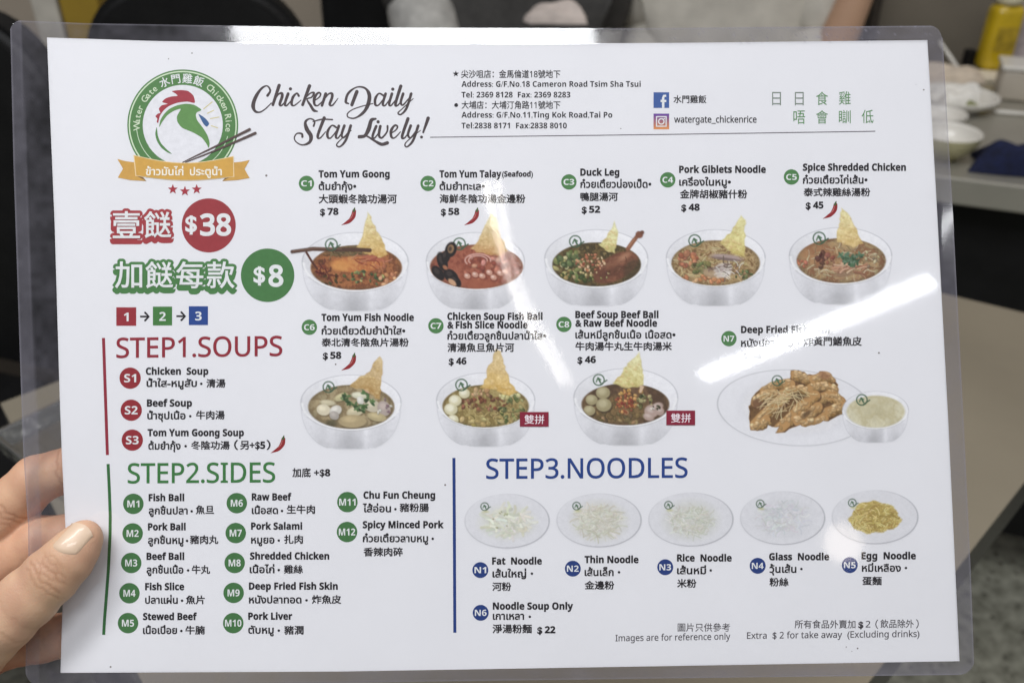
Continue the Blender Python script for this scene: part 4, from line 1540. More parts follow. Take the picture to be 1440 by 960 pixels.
# C1 tom yum goong
P = Pic(406, 296, 578, 440, 1)
P.bowl(499.5, 74.5, 327, 410, 437)
reg = P.food(501, 64, 345, 407.5, [(92, 52, 24), (132, 74, 34), (170, 104, 46), (120, 66, 30), (150, 96, 52)], 9)
P.ell(488, 352, 34, 9, (112, 98, 60), 6, 0.02, 0.7)
P.strands(40, (490, 354, 34, 8), 9, 1.3, [(110, 96, 56), (90, 74, 40), (130, 110, 66)])
P.ell(502, 372, 36, 11, (186, 112, 40), 2.5, -0.03)
P.mottle(P.em(500, 371, 36, 11, 3), [(196, 128, 52), (178, 96, 36), (208, 146, 70), (160, 78, 34)], 8, a=0.8)
P.ell(480, 373, 14, 7, (214, 150, 60), 6, 0, 0.7)
P.ell(524, 363, 18, 4, (176, 92, 62), 2.5, 0.15, 0.8)
P.strands(20, (518, 366, 26, 8), 12, 1.2, [(150, 66, 36), (196, 120, 80)], dirn=0.0)
P.blobs(26, (514, 391, 26, 10), 2.4, GREENS + [(142, 160, 80), (188, 192, 120)])
P.blobs(16, (544, 388, 14, 14), 4.0, [(192, 128, 72), (160, 92, 50), (206, 158, 104)])
P.blobs(16, (466, 394, 26, 9), 2.4, [(74, 60, 26), (110, 84, 34), (60, 66, 28)])
P.strands(18, (455, 380, 14, 16), 12, 1.6, [(92, 34, 20), (140, 62, 30)], dirn=0.9)
P.unclip()
P.wonton([(517, 299), (522, 305), (528, 322), (537, 336), (546, 358), (536, 362), (512, 356), (502, 348), (510, 330), (513, 312)], (220, 212, 140), (206, 160, 66))
P.line([(411, 354), (440, 350), (470, 351), (500, 351), (520, 352)], 5.5, (84, 56, 40), 1.6)
P.line([(412, 353), (445, 349), (480, 350)], 1.5, (132, 98, 76), 1.2, 0.7)
P.line([(431, 355), (438, 367), (446, 378)], 3.0, (86, 44, 28))
P.mini_logo(466, 344, 8.2)
P.build("dish_picture", "bowl of orange soup with a large prawn")

# C2 seafood
P = Pic(596, 296, 741, 438, 2)
P.bowl(668.5, 69, 327, 408, 435)
reg = P.food(670, 65, 344, 406, [(120, 52, 34), (150, 76, 48), (166, 92, 62), (128, 58, 36)], 8)
P.blobs(44, (690, 376, 40, 22), 4.2, [(172, 98, 74), (196, 138, 114), (150, 72, 50), (140, 62, 40)])
for r_ in (9, 6.5):
    P.line([(660 + 12 + math.cos(q) * r_ * 2.0, 366 + math.sin(q) * r_) for q in np.linspace(2.6, 6.4, 18)], 2.2, (206, 158, 142), 1.2, 0.9)
    P.line([(660 + 14 + math.cos(q) * r_ * 1.6, 368 + math.sin(q) * r_) for q in np.linspace(2.9, 6.0, 14)], 0.9, (112, 48, 40), 1.0, 0.8)
for x, y in ((668, 386), (678, 388), (688, 383), (694, 390), (703, 384), (710, 382), (657, 388)):
    P.ell(x + 0.6, y + 1.2, 5.4, 4.4, (116, 50, 34), 1.5, 0.4, 0.8)
    P.ell(x, y, 4.8, 3.8, (204, 152, 126), 1.5, 0.4, 0.95)
    P.ell(x - 1, y - 1, 2.0, 1.5, (232, 204, 188), 1.5, 0.4, 0.8)
P.ell(675, 400, 24, 8, (162, 86, 50), 5, 0, 0.8)
P.unclip()
P.wonton([(690, 299), (697, 304), (703, 330), (714, 352), (704, 360), (684, 358), (662, 350), (672, 340), (682, 318)], (226, 218, 150), (196, 142, 70))
P.mini_logo(646, 343, 8.2)
P.clip = P.em(670, 371, 68, 35, 1.4) + (P.Y < 365)
P.clip = np.clip(P.clip, 0, 1)
for x, y, a1, b1, ro in ((634, 351, 8, 11, 0.3), (622, 368, 7, 14, -0.3), (616, 384, 12, 7, 0.9), (634, 388, 12, 8, 0.7), (640, 396, 10, 7, 0.8), (627, 361, 6, 9, 0.2)):
    P.ell(x, y, a1, b1, (34, 27, 24), 1.6, ro)
    P.ell(x - 2, y - 3, a1 * 0.4, b1 * 0.45, (74, 62, 56), 2, ro, 0.6)
P.ell(634, 350, 4.4, 6.2, (146, 110, 70), 1.6, 0.2)
P.ell(633, 350, 2.4, 3.4, (74, 58, 44), 1.6, 0.2)
P.ell(636, 397, 7, 3.5, (196, 150, 108), 1.6, 0.7)
P.ell(626, 376, 4, 2.6, (166, 104, 64), 1.6, 0.7)
P.build("dish_picture", "bowl of red soup with dark mussels")

# C3 duck leg
P = Pic(762, 308, 915, 433, 3)
P.bowl(838.5, 72.5, 323, 405, 430)
reg = P.food(839, 62, 341, 402.5, [(80, 66, 30), (112, 90, 44), (66, 56, 28), (132, 112, 62)], 8)
P.blobs(30, (800, 372, 22, 22), 5, [(168, 156, 92), (140, 128, 70), (190, 180, 120), (110, 120, 56)])
P.blobs(24, (800, 366, 16, 9), 4, [(84, 100, 52), (66, 80, 42), (104, 118, 66)])
P.blobs(30, (808, 390, 26, 9), 3.2, [(150, 130, 70), (70, 84, 36), (108, 92, 46)])
P.ell(866, 376, 34, 17, (120, 72, 44), 4, -0.5)
P.mottle(P.em(866, 376, 34, 17, 3, -0.5), [(116, 66, 40), (138, 84, 54), (104, 60, 38), (128, 78, 48)], 12, a=0.9)
P.ell(872, 366, 16, 7, (152, 98, 66), 6, -0.5, 0.6)
P.ell(858, 384, 18, 6, (92, 54, 34), 6, -0.5, 0.6)
P.ell(878, 361, 9, 3.4, (178, 128, 92), 4, -0.6, 0.7)
P.strands(26, (868, 374, 24, 10), 9, 0.9, [(150, 100, 66), (98, 60, 38), (132, 84, 54)], 0.3, dirn=-0.5, a=0.6)
P.ell(890, 380, 12, 16, (72, 58, 36), 5, 0.3, 0.6)
P.blobs(46, (830, 369, 20, 12), 2.1, [(184, 110, 70), (150, 78, 48), (206, 150, 104), (212, 176, 130)])
P.blobs(14, (838, 386, 24, 8), 1.8, [(206, 180, 120), (96, 60, 34), (150, 160, 80)])
P.unclip()
P.wonton([(865, 311), (869, 325), (866, 356), (856, 355), (842, 344), (852, 334)], (226, 226, 160), (206, 196, 110))
P.line([(883, 350), (890, 340), (897, 331)], 6, (142, 88, 56), 1.6)
P.ell(899, 330, 5.5, 5, (128, 76, 50), 1.6, 0.5)
P.ell(903, 327, 3.0, 3, (110, 66, 44), 1.6, 0.5)
P.line([(884, 347), (892, 336)], 1.6, (186, 128, 90), 1.2, 0.7)
P.mini_logo(809, 339.5, 8.0)
P.build("dish_picture", "bowl with a brown duck leg sticking out")

# C4 giblets
P = Pic(933, 299, 1081, 433, 4)
P.bowl(1006.5, 69.5, 323, 403, 430)
reg = P.food(1006.5, 62, 338, 401.5, [(126, 98, 56), (160, 130, 78), (186, 160, 108), (142, 110, 66), (110, 84, 48)], 6)
P.strands(110, reg, 11, 1.5, [(196, 172, 112), (168, 138, 80), (206, 188, 134), (140, 104, 60)])
P.blobs(16, (968, 366, 14, 10), 4.5, [(184, 112, 70), (196, 136, 86), (160, 96, 60)])
P.blobs(16, (985, 376, 14, 10), 4, [(108, 112, 60), (86, 70, 40), (130, 126, 70)])
P.blobs(20, (990, 392, 34, 7), 3.5, [(196, 130, 76), (206, 166, 110), (168, 104, 56)])
P.ell(1022, 362, 22, 4.4, (170, 148, 138), 2, 0.12)
P.ell(1022, 364.5, 22, 2, (104, 84, 78), 2, 0.12, 0.7)
P.ell(1016, 380, 14, 10, (206, 196, 186), 3, -0.4, 0.9)
P.ell(1014, 378, 8, 5, (164, 146, 138), 3, -0.4, 0.8)
P.ell(1021, 385, 7, 5, (226, 220, 212), 3, -0.2, 0.8)
P.ell(998, 384, 10, 6, (172, 146, 112), 3, 0.4, 0.8)
P.strands(26, (1018, 378, 24, 12), 12, 1.2, [(222, 212, 198), (120, 98, 84)])
P.blobs(10, (1046, 388, 14, 7), 2.6, GREENS)
P.unclip()
P.wonton([(1043, 302), (1048, 311), (1047, 345), (1046, 362), (1030, 356), (1012, 341), (1026, 328)], (224, 218, 130), (206, 190, 96))
P.mini_logo(977, 338.5, 8.2)
P.build("dish_picture", "bowl of noodles with pale sliced giblets")

# C5 shredded chicken
P = Pic(1106, 290, 1258, 432, 5)
P.bowl(1182, 72, 320, 400, 428)
reg = P.food(1183, 62.5, 335, 398, [(160, 118, 70), (180, 150, 98), (150, 124, 84), (138, 88, 52), (176, 160, 112)], 9)
P.ell(1150, 358, 30, 16, (166, 112, 66), 12, 0.2, 0.6)
P.strands(90, (1180, 372, 52, 24), 12, 1.3, [(196, 170, 126), (170, 132, 88), (150, 120, 78), (206, 190, 150)])
P.blobs(18, (1160, 366, 14, 12), 3.6, [(120, 76, 54), (98, 60, 44), (142, 90, 62)])
P.ell(1190, 374, 12, 5, (206, 160, 118), 2, -0.3)
P.ell(1177, 379, 9, 4, (196, 146, 108), 2, 0.5)
P.ell(1186, 386, 12, 4, (140, 108, 80), 3, -0.1, 0.8)
P.strands(26, (1188, 378, 22, 9), 14, 2.2, [(210, 170, 134), (184, 134, 96), (150, 100, 70)], dirn=-0.4)
for q in range(16):
    x, y = P.spot(1195, 362, 17, 10)
    P.leaf(x, y, 5, [(66, 98, 66), (82, 116, 84), (54, 82, 56), (104, 132, 102)])
P.blobs(8, (1128, 370, 8, 6), 2.5, [(184, 104, 70)])
P.blobs(10, (1226, 362, 12, 14), 2.4, [(140, 120, 90), (196, 184, 140)])
P.unclip()
P.wonton([(1183, 292), (1190, 296), (1199, 313), (1205, 325), (1214, 343), (1200, 347), (1178, 341), (1176, 330), (1180, 316)], (224, 214, 130), (214, 178, 98))
P.mini_logo(1152, 335, 8.4)
P.build("dish_picture", "bowl of noodles topped with green coriander")

# C6 fish noodle
P = Pic(419, 498, 568, 634, 6)
P.bowl(493.5, 70.5, 527, 605, 631)
reg = P.food(494, 60.5, 541, 602.5, [(150, 132, 92), (172, 154, 112), (134, 114, 76), (160, 146, 106)], 12)
for x, y, a1, b1, ro, c_ in ((461, 566, 11, 4, 0.1, (196, 186, 150)), (455, 576, 10, 8, 0.2, (216, 206, 174)), (472, 577, 9, 7, -0.5, (206, 202, 190)), (470, 584, 7, 6, 0.4, (168, 160, 150)), (480, 558, 10, 5, -0.4, (190, 180, 132)), (506, 556, 12, 5, 0.1, (206, 204, 176)), (507, 563, 6, 5, 1.2, (212, 210, 198)), (500, 578, 13, 7, -0.3, (202, 190, 152)), (496, 592, 20, 9, 0.0, (178, 158, 112)), (523, 570, 12, 9, 0.4, (196, 186, 158)), (540, 574, 9, 11, -0.4, (176, 160, 150)), (530, 586, 14, 6, 0.2, (184, 168, 120)), (520, 549, 8, 4, 0.3, (206, 166, 128))):
    P.ell(x + 0.8, y + 1.6, a1, b1, (92, 78, 50), 2.5, ro, 0.7)
    P.ell(x, y, a1, b1, c_, 1.6, ro, 0.95)
    P.ell(x - a1 * 0.2, y - b1 * 0.3, a1 * 0.5, b1 * 0.45, np.clip(np.array(c_) * 1.1 + 8, 0, 245), 3, ro, 0.7)
P.ell(466, 595, 8, 5, (74, 70, 44), 4, 0, 0.7)
P.blobs(8, (538, 572, 12, 12), 2.5, [(130, 106, 110), (210, 204, 190)])
for x, y in ((487, 557), (492, 565), (500, 570), (508, 577), (514, 553), (518, 562), (512, 570), (484, 562), (522, 566), (503, 573)):
    P.leaf(x, y, 5.5, [(64, 92, 46), (84, 116, 60), (50, 74, 40), (104, 132, 80)])
P.unclip()
P.wonton([(534, 501), (538, 508), (537, 530), (535, 545), (534, 562), (527, 560), (518, 549), (506, 546), (492, 543), (504, 532), (520, 522), (526, 508)], (206, 170, 96), (176, 134, 62))
P.mini_logo(462, 544, 7.6)
P.build("dish_picture", "bowl of pale fish slices and green herbs")

# C7 fish ball
P = Pic(610, 489, 757, 631, 7)
P.bowl(683, 69, 524, 602, 627.5)
reg = P.food(683, 60.5, 541, 600.5, [(150, 132, 70), (176, 156, 92), (130, 110, 52), (166, 140, 80)], 9)
P.blobs(60, (680, 567, 34, 12), 2.6, [(120, 64, 40), (146, 84, 54), (106, 60, 38), (166, 110, 76), (120, 96, 50)])
P.blobs(40, (722, 578, 22, 20), 3.2, [(92, 104, 52), (120, 126, 66), (70, 82, 42), (160, 160, 96)])
P.blobs(14, (716, 557, 14, 6), 3.4, [(190, 184, 120), (206, 196, 140), (110, 120, 60)])
P.blobs(18, (680, 592, 40, 8), 4, [(176, 156, 86), (158, 134, 70), (196, 176, 110), (96, 104, 50)])
P.blobs(10, (676, 552, 14, 5), 3.5, [(196, 160, 110), (180, 140, 92)])
P.strands(30, (690, 580, 40, 14), 10, 1.2, [(186, 166, 100), (120, 100, 50)])
for x, y, r_ in ((653, 553, 7.8), (640, 563, 9), (634, 575, 9.5), (637, 590, 8)):
    P.ell(x + 1, y + 2, r_, r_ * 0.9, (96, 86, 46), 2.5, 0, 0.7)
    P.ell(x, y, r_, r_ * 0.88, (206, 198, 156), 1.5)
    P.ell(x - 1.4, y - 1.6, r_ * 0.62, r_ * 0.55, (230, 226, 198), 4)
P.unclip()
P.wonton([(697, 490), (704, 494), (710, 515), (718, 538), (728, 551), (716, 556), (700, 550), (676, 544), (684, 530), (684, 518), (691, 510)], (206, 172, 98), (216, 172, 70))
P.mini_logo(649, 541, 8.0)
P.build("dish_picture", "bowl with white fish balls on its left")

# C8 beef ball
P = Pic(803, 491, 957, 629, 8)
P.bowl(880, 73, 518, 600, 626)
reg = P.food(879.5, 61.5, 539, 597.5, [(96, 70, 46), (118, 88, 58), (84, 62, 42), (108, 80, 54)], 14)
P.mottle(P.em(866, 576, 44, 20, 10), [(112, 88, 46), (140, 112, 62), (96, 80, 42), (152, 120, 66)], 5, a=0.8)
P.blobs(24, (876, 586, 44, 9), 3.4, [(140, 116, 66), (110, 96, 52), (160, 120, 76), (96, 80, 48)])
P.blobs(60, (880, 567, 17, 15), 2.3, [(170, 90, 46), (196, 128, 60), (140, 58, 34), (206, 150, 76), (150, 76, 40)])
P.blobs(14, (886, 551, 18, 5), 2.8, [(206, 160, 76), (190, 136, 60)])
P.blobs(22, (907, 565, 12, 10), 2.6, [(176, 168, 110), (104, 100, 56), (150, 140, 90), (60, 62, 36)])
for x, y, a1, b1, ro in ((916, 578, 10, 9, 0.2), (924, 572, 9, 6, -0.4), (912, 586, 8, 5, 0.3), (928, 578, 6, 6, 0.4)):
    P.ell(x, y, a1, b1, (176, 150, 136), 2, ro)
    P.ell(x - 1, y - 2, a1 * 0.5, b1 * 0.4, (206, 188, 176), 3, ro, 0.8)
P.blobs(12, (920, 570, 12, 8), 1.6, [(70, 66, 42), (214, 200, 186)])
for x, y, r_ in ((848, 552, 10), (832, 562, 8.4), (849, 569, 11), (829, 577, 8.2)):
    P.ell(x + 1, y + 2.2, r_, r_ * 0.9, (66, 50, 32), 2.5, 0, 0.8)
    P.ell(x, y, r_, r_ * 0.86, (160, 148, 104), 1.5)
    P.ell(x - 1.5, y - 2, r_ * 0.6, r_ * 0.5, (188, 178, 136), 4, 0, 0.9)
P.unclip()
P.wonton([(899, 494), (902, 512), (906, 540), (902, 544), (880, 546), (862, 539), (872, 528), (880, 514)], (220, 214, 140), (208, 196, 110))
P.poly([(900, 541), (906, 543), (902, 552), (899, 552)], (206, 176, 140))
P.mini_logo(842, 534, 7.6)
P.build("dish_picture", "bowl of dark soup with grey beef balls")


# N7 fried skin and soup
P = Pic(1007, 514, 1284, 631, 9)
q = np.sqrt(((P.X - 1117) / 108) ** 2 + ((P.Y - 573 - 0.05 * (P.X - 1117)) / 53) ** 2)
P.over(np.clip((1 - q) * 40 + 0.5, 0, 1) * 0.55, (221, 221, 223))
P.over(0.55 * np.clip(1 - np.abs(q - 1) * 60, 0, 1), (150, 150, 154))
P.over(np.clip((0.80 - q) * 6, 0, 1) * 0.35, (200, 200, 203))
P.over(np.clip((0.72 - q) * 12, 0, 1) * 0.5, (224, 223, 222))
sil = [(1054, 590), (1053, 572), (1058, 558), (1072, 545), (1090, 535), (1112, 532), (1113, 522), (1124, 520), (1135, 527), (1144, 528), (1152, 521), (1166, 524), (1172, 532), (1178, 541), (1179, 552), (1190, 563), (1188, 580), (1172, 588), (1150, 594), (1136, 599), (1124, 597), (1104, 607), (1090, 608), (1096, 600), (1080, 598), (1070, 606), (1056, 604)]
r_ = np.random.default_rng(5)
ss = []
for i in range(len(sil)):
    a_, b_ = np.array(sil[i], float), np.array(sil[(i + 1) % len(sil)], float)
    for k in range(3):
        ss.append(tuple(a_ + (b_ - a_) * k / 3 + r_.normal(0, 0.9, 2)))
m = P.pm(ss, 1.6)
P.mottle(m, [(112, 78, 36), (160, 118, 58), (190, 148, 82), (146, 104, 50), (206, 170, 104)], 7, 4, 2.2)
P.clip = m
P.mottle(m, [(84, 58, 30), (120, 86, 44), (104, 74, 38)], 6, 3, 1.5)
P.unclip()
P.clip = P.pm(ss, 3.0)
for pts_, wd_ in (([(1117, 527), (1130, 532), (1142, 535)], 13), ([(1145, 533), (1158, 528), (1170, 531)], 14), ([(1140, 545), (1158, 542), (1176, 548)], 12), ([(1075, 548), (1090, 540), (1112, 540)], 13), ([(1062, 566), (1072, 556), (1088, 552)], 12), ([(1100, 552), (1125, 546), (1140, 552)], 10),
                  ([(1148, 562), (1165, 556), (1184, 564)], 14), ([(1060, 598), (1072, 585), (1088, 570), (1106, 556)], 14), ([(1150, 585), (1168, 578), (1184, 572)], 15), ([(1096, 602), (1112, 588), (1126, 572), (1146, 556)], 15), ([(1122, 592), (1136, 584), (1150, 572)], 14), ([(1128, 597), (1146, 593), (1160, 588)], 11), ([(1058, 602), (1068, 598), (1078, 590)], 11)):
    P.crisp(pts_, wd_, 44)
P.ell(1066, 568, 9, 7, (116, 80, 50), 3, 0.5, 0.85)
P.ell(1122, 556, 13, 4, (90, 76, 52), 4, 0.1, 0.6)
P.ell(1134, 582, 8, 3.4, (84, 60, 34), 3, -0.7, 0.7)
P.ell(1160, 527, 9, 6, (150, 98, 62), 4, 0.2, 0.6)
P.strands(40, (1098, 562, 24, 16), 20, 1.0, [(226, 204, 150), (210, 180, 120)], 0.35, dirn=2.3)
P.strands(16, (1112, 552, 26, 9), 18, 0.9, [(220, 198, 142)], 0.35, dirn=0.5)
P.unclip()
P.mini_logo(1093, 535, 7.0)
cx, cy, rx, ry = P.bowl(1231, 46.5, 550, 603, 622)
m = P.em(1231.5, 578.5, 41, 22.5, 2)
P.mottle(m, [(200, 192, 152), (210, 204, 170), (192, 182, 140), (204, 197, 160)], 16)
P.ell(1234, 580, 16, 9, (184, 174, 132), 12, 0, 0.5)
P.mini_logo(1212, 562, 7.4)
P.build("dish_picture", "plate of fried fish skin with a small bowl of soup")


# noodles on plates
def noodle_plate(cx, cy, rx, ry, seed, kind, label):
    P_ = Pic(cx - rx - 3, cy - ry - 3, cx + rx + 3, cy + ry + 3, seed)
    q_ = np.sqrt(((P_.X - cx) / rx) ** 2 + ((P_.Y - cy) / ry) ** 2)
    P_.over(np.clip((1 - q_) * 30 + 0.5, 0, 1) * 0.8, (212, 212, 214))
    P_.over(np.clip((0.7 - q_) * 4, 0, 1) * 0.4, (220, 220, 221))
    ang_ = np.arctan2(P_.Y - cy, P_.X - cx)
    P_.over((0.40 + 0.35 * np.cos(ang_ - 1.0)) * np.clip(1 - np.abs(q_ - 1) * 36, 0, 1), (132, 132, 138))
    if kind == "fat":
        P_.ell(cx, cy + 2, 35, 21, (205, 206, 190), 14, 0, 0.85)
        P_.strands(110, (cx + 1, cy + 1, 30, 18), 14, 3.4, [(214, 214, 194), (220, 220, 206), (205, 206, 182), (210, 210, 188)], 0.7, a=0.8, sh=0.9)
        P_.blobs(8, (cx, cy, 28, 16), 1.5, [(172, 172, 124), (164, 168, 112)], a=0.7)
    elif kind == "thin":
        P_.ell(cx, cy + 1, 35, 25, (202, 201, 186), 16, 0, 0.85)
        P_.strands(240, (cx, cy + 1, 30, 20), 15, 1.2, [(212, 209, 192), (203, 200, 178), (196, 193, 168), (216, 214, 200)], 0.9, a=0.7, sh=0.9)
    elif kind == "rice":
        P_.ell(cx, cy + 1, 35, 25, (200, 201, 190), 16, 0, 0.85)
        P_.strands(280, (cx, cy + 2, 29, 20), 11, 1.0, [(212, 212, 198), (202, 202, 184), (194, 195, 174), (216, 216, 208)], 1.1, a=0.7, sh=0.9)
    elif kind == "glass":
        P_.ell(cx, cy, 36, 23, (203, 204, 205), 16, 0, 0.85)
        P_.strands(180, (cx, cy, 31, 20), 15, 1.6, [(209, 210, 210), (200, 201, 203), (213, 214, 213), (205, 206, 204)], 1.0, a=0.6, sh=0.95)
    else:
        sil_ = [(cx + (35 + 3 * math.sin(5 * t) + 1.5 * math.sin(13 * t)) * math.cos(t), cy + 1 + (22 + 2 * math.sin(3 * t + 1) + 1.2 * math.sin(11 * t)) * math.sin(t)) for t in np.linspace(0, 6.283, 60, endpoint=False)]
        m_ = P_.pm(sil_, 1.8)
        P_.mottle(m_, [(156, 132, 54), (190, 166, 76), (206, 186, 100), (172, 148, 64)], 5, 3, 1.6)
        P_.clip = P_.pm(sil_, 4)
        P_.strands(300, (cx, cy + 1, 33, 21), 15, 1.2, [(214, 192, 104), (192, 168, 78), (222, 206, 128), (166, 138, 58), (182, 156, 72)], 0.8, sh=0.8)
        P_.unclip()
    P_.mini_logo(cx - rx * 0.53, cy - ry * 0.53, 5.4)
    P_.ell(cx - rx * 0.50, cy - ry * 0.34, 4, 1.5, (190, 186, 110), 2, 0, 0.6)
    P_.build("noodle_picture", label)


noodle_plate(713, 732, 59.3, 38, 21, "fat", "plate of broad white noodles")
noodle_plate(842.3, 731, 59.3, 37.5, 22, "thin", "plate of thin cream noodles")
noodle_plate(971.5, 729.8, 59.3, 37.5, 23, "rice", "plate of fine white rice noodles")
noodle_plate(1100.5, 727.8, 59.3, 37.3, 24, "glass", "plate of clear grey glass noodles")
noodle_plate(1230.5, 726.5, 60.3, 37.5, 25, "egg", "plate of yellow egg noodles")

# ---- the plastic pouch
fl_ = edge([(28, 14), (60, 15), (230, 19), (320, 22), (560, 30), (640, 33), (700, 37), (740, 39.5), (780, 40), (850, 37.5), (966, 35.5)])
fr_ = edge([(28, 1324), (300, 1340), (600, 1355.5), (800, 1365), (966, 1371)])
ft_ = edge([(0, 28), (25, 29), (120, 33), (480, 39), (900, 40), (1300, 36.5), (1440, 36)])
fb_ = edge([(0, 964), (300, 962), (720, 956), (1100, 951), (1370, 948), (1440, 947)])
fin = edge([(28, 29), (320, 40), (560, 50), (640, 54), (740, 58.5), (800, 58), (850, 56), (966, 55)])
NX, NY = 452, 312
px, py, fs = sheet(NX, NY, fl_, fr_, ft_, fb_)
# round the pouch corners
for (sx_, sy_) in ((0, 0), (1, 0), (0, 1), (1, 1)):
    R = 17.0 if sy_ == 0 else 22.0
    X0 = (fl_ if sx_ == 0 else fr_)(ft_(0) if sy_ == 0 else 950.0)
    Y0 = (ft_ if sy_ == 0 else fb_)(X0)
    ccx, ccy = X0 + (R if sx_ == 0 else -R), Y0 + (R if sy_ == 0 else -R)
    dx_, dy_ = px - ccx, py - ccy
    inside = ((dx_ < 0) if sx_ == 0 else (dx_ > 0)) & ((dy_ < 0) if sy_ == 0 else (dy_ > 0))
    d_ = np.hypot(dx_, dy_)
    k = np.where(inside & (d_ > R), R / np.maximum(d_, 1e-6), 1.0)
    px, py = ccx + dx_ * k, ccy + dy_ * k


def film_relief(px, py):
    """height of the film over the paper: flat over the print with slight ripples, falling away at the sealed rim"""
    z = 0.00055 + 0 * px
    # slow ripples
    z += 0.00006 * np.sin(px / 61 + py / 143 + 1.0) * np.exp(-((px - 620) / 260) ** 2)
    # the twist that bends the reflection of the tube over the middle of the page
    z += S * (px - 745) * (0.012 * ((py - 400) / 150) ** 2 - 0.006) * np.exp(-((px - 745) / 110) ** 2 - ((py - 400) / 260) ** 2)
    top_d = np.clip(pt(px) + 2 - py, 0, 60) * S
    bot_d = np.clip(py - pb_(px) - 1, 0, 60) * S
    lef_d = np.clip(pl(py) - 1 - px, 0, 80) * S
    rig_d = np.clip(px - pr_(py) - 1, 0, 60) * S

    def fall(d, slope, run):
        return slope * d * d / (d + run)
    z -= fall(top_d, 0.046, 0.00025) * (0.85 + 0.10 * np.sin(px / 170) + 0.06 * np.sin(px / 23 + 1) + 0.04 * np.sin(px / 9))
    z -= fall(bot_d, 0.10, 0.0012)
    z -= fall(rig_d, 0.11, 0.0010) * (0.85 + 0.12 * np.sin(py / 47) + 0.06 * np.sin(py / 19 + 2))
    z -= fall(lef_d, 0.05, 0.002)
    # the outer strip on the left is lifted a little along a crease
    z += 0.07 * np.clip(fin(py) - px, 0, 60) * S
    return z


z = film_relief(px, py)
V = loc3(px.ravel(), py.ravel(), z.ravel())
edge_d = np.minimum(np.minimum(px - fl_(py), fr_(py) - px), np.minimum(py - ft_(px), fb_(px) - py))
off = np.maximum(np.maximum(pt(px) - py, py - pb_(px)), np.maximum(pl(py) - px, px - pr_(py)))
rim = np.clip(off / 2.5 + 0.5, 0, 1)


def vnoise(X, Y, s, seed):
    r2 = np.random.default_rng(seed)
    g = r2.random((int(1000 / s) + 4, int(1500 / s) + 4))
    gx, gy = np.clip(X, 0, 1490) / s, np.clip(Y, 0, 990) / s
    i, j_ = gx.astype(int), gy.astype(int)
    fx, fy = gx - i, gy - j_
    fx, fy = fx * fx * (3 - 2 * fx), fy * fy * (3 - 2 * fy)
    return g[j_, i] * (1 - fx) * (1 - fy) + g[j_, i + 1] * fx * (1 - fy) + g[j_ + 1, i] * (1 - fx) * fy + g[j_ + 1, i + 1] * fx * fy


cloud = 0.6 * vnoise(px, py, 34, 1) + 0.4 * vnoise(px, py, 9, 2)
haze = rim * (0.11 + 0.20 * (cloud - 0.5))
haze += rim * 0.16 * np.clip((px - 850) / 300, 0, 1)                       # right half of the rim is milkier
haze += rim * 0.18 * np.clip((py - 930) / 15, 0, 1)
left_strip = np.clip((fin(py) - px) / 2 + 0.5, 0, 1)
haze += left_strip * 0.16
haze += 0.10 * np.exp(-((px - fin(py) - 0) / 1.2) ** 2) * (py < 640) * (0.4 + vnoise(px, py, 25, 5))
haze += rim * 0.28 * np.clip(1 - edge_d / 2.6, 0, 1)                       # cut edge, its highlight line put into the haze
sc1 = vnoise(px, py, 3.1, 9)
haze += rim * (py < 62) * (px > 880) * 0.28 * np.clip((sc1 - 0.80) * 8, 0, 1)   # nicks along the top seal
haze = np.clip(haze, 0, 0.9)

FILM = bpy.data.materials.new("clear_laminate")
FILM.use_nodes = True
nt = FILM.node_tree
for n_ in list(nt.nodes):
    nt.nodes.remove(n_)
out = nt.nodes.new("ShaderNodeOutputMaterial")
tr = nt.nodes.new("ShaderNodeBsdfTransparent")
tr.inputs[0].default_value = (0.975, 0.975, 0.985, 1)
gl = nt.nodes.new("ShaderNodeBsdfGlossy")
gl.inputs["Roughness"].default_value = 0.032
df = nt.nodes.new("ShaderNodeBsdfDiffuse")
df.inputs["Color"].default_value = (0.25, 0.24, 0.28, 1)
at = nt.nodes.new("ShaderNodeAttribute")
at.attribute_name = "Col"
fz = nt.nodes.new("ShaderNodeFresnel")
fz.inputs["IOR"].default_value = 1.5
fm = nt.nodes.new("ShaderNodeMath")
fm.operation = 'MULTIPLY'
fm.inputs[1].default_value = 1.7
bn = nt.nodes.new("ShaderNodeTexNoise")
bn.inputs["Scale"].default_value = 420
bn.inputs["Detail"].default_value = 3
tcd = nt.nodes.new("ShaderNodeTexCoord")
bmp = nt.nodes.new("ShaderNodeBump")
bmp.inputs["Strength"].default_value = 0.004
bmp.inputs["Distance"].default_value = 0.0006
nt.links.new(tcd.outputs["Object"], bn.inputs["Vector"])
nt.links.new(bn.outputs["Fac"], bmp.inputs["Height"])
nt.links.new(bmp.outputs[0], gl.inputs["Normal"])
m1 = nt.nodes.new("ShaderNodeMixShader")
m2 = nt.nodes.new("ShaderNodeMixShader")
sep = nt.nodes.new("ShaderNodeSeparateColor")
nt.links.new(at.outputs["Color"], sep.inputs[0])
rgh = nt.nodes.new("ShaderNodeMapRange")        # the sealed rim is a little duller than the sheet over the print
rgh.inputs["To Min"].default_value = 0.045
rgh.inputs["To Max"].default_value = 0.075
nt.links.new(sep.outputs[1], rgh.inputs["Value"])
nt.links.new(rgh.outputs[0], gl.inputs["Roughness"])
nt.links.new(sep.outputs[0], m1.inputs[0])
nt.links.new(tr.outputs[0], m1.inputs[1])
nt.links.new(df.outputs[0], m1.inputs[2])
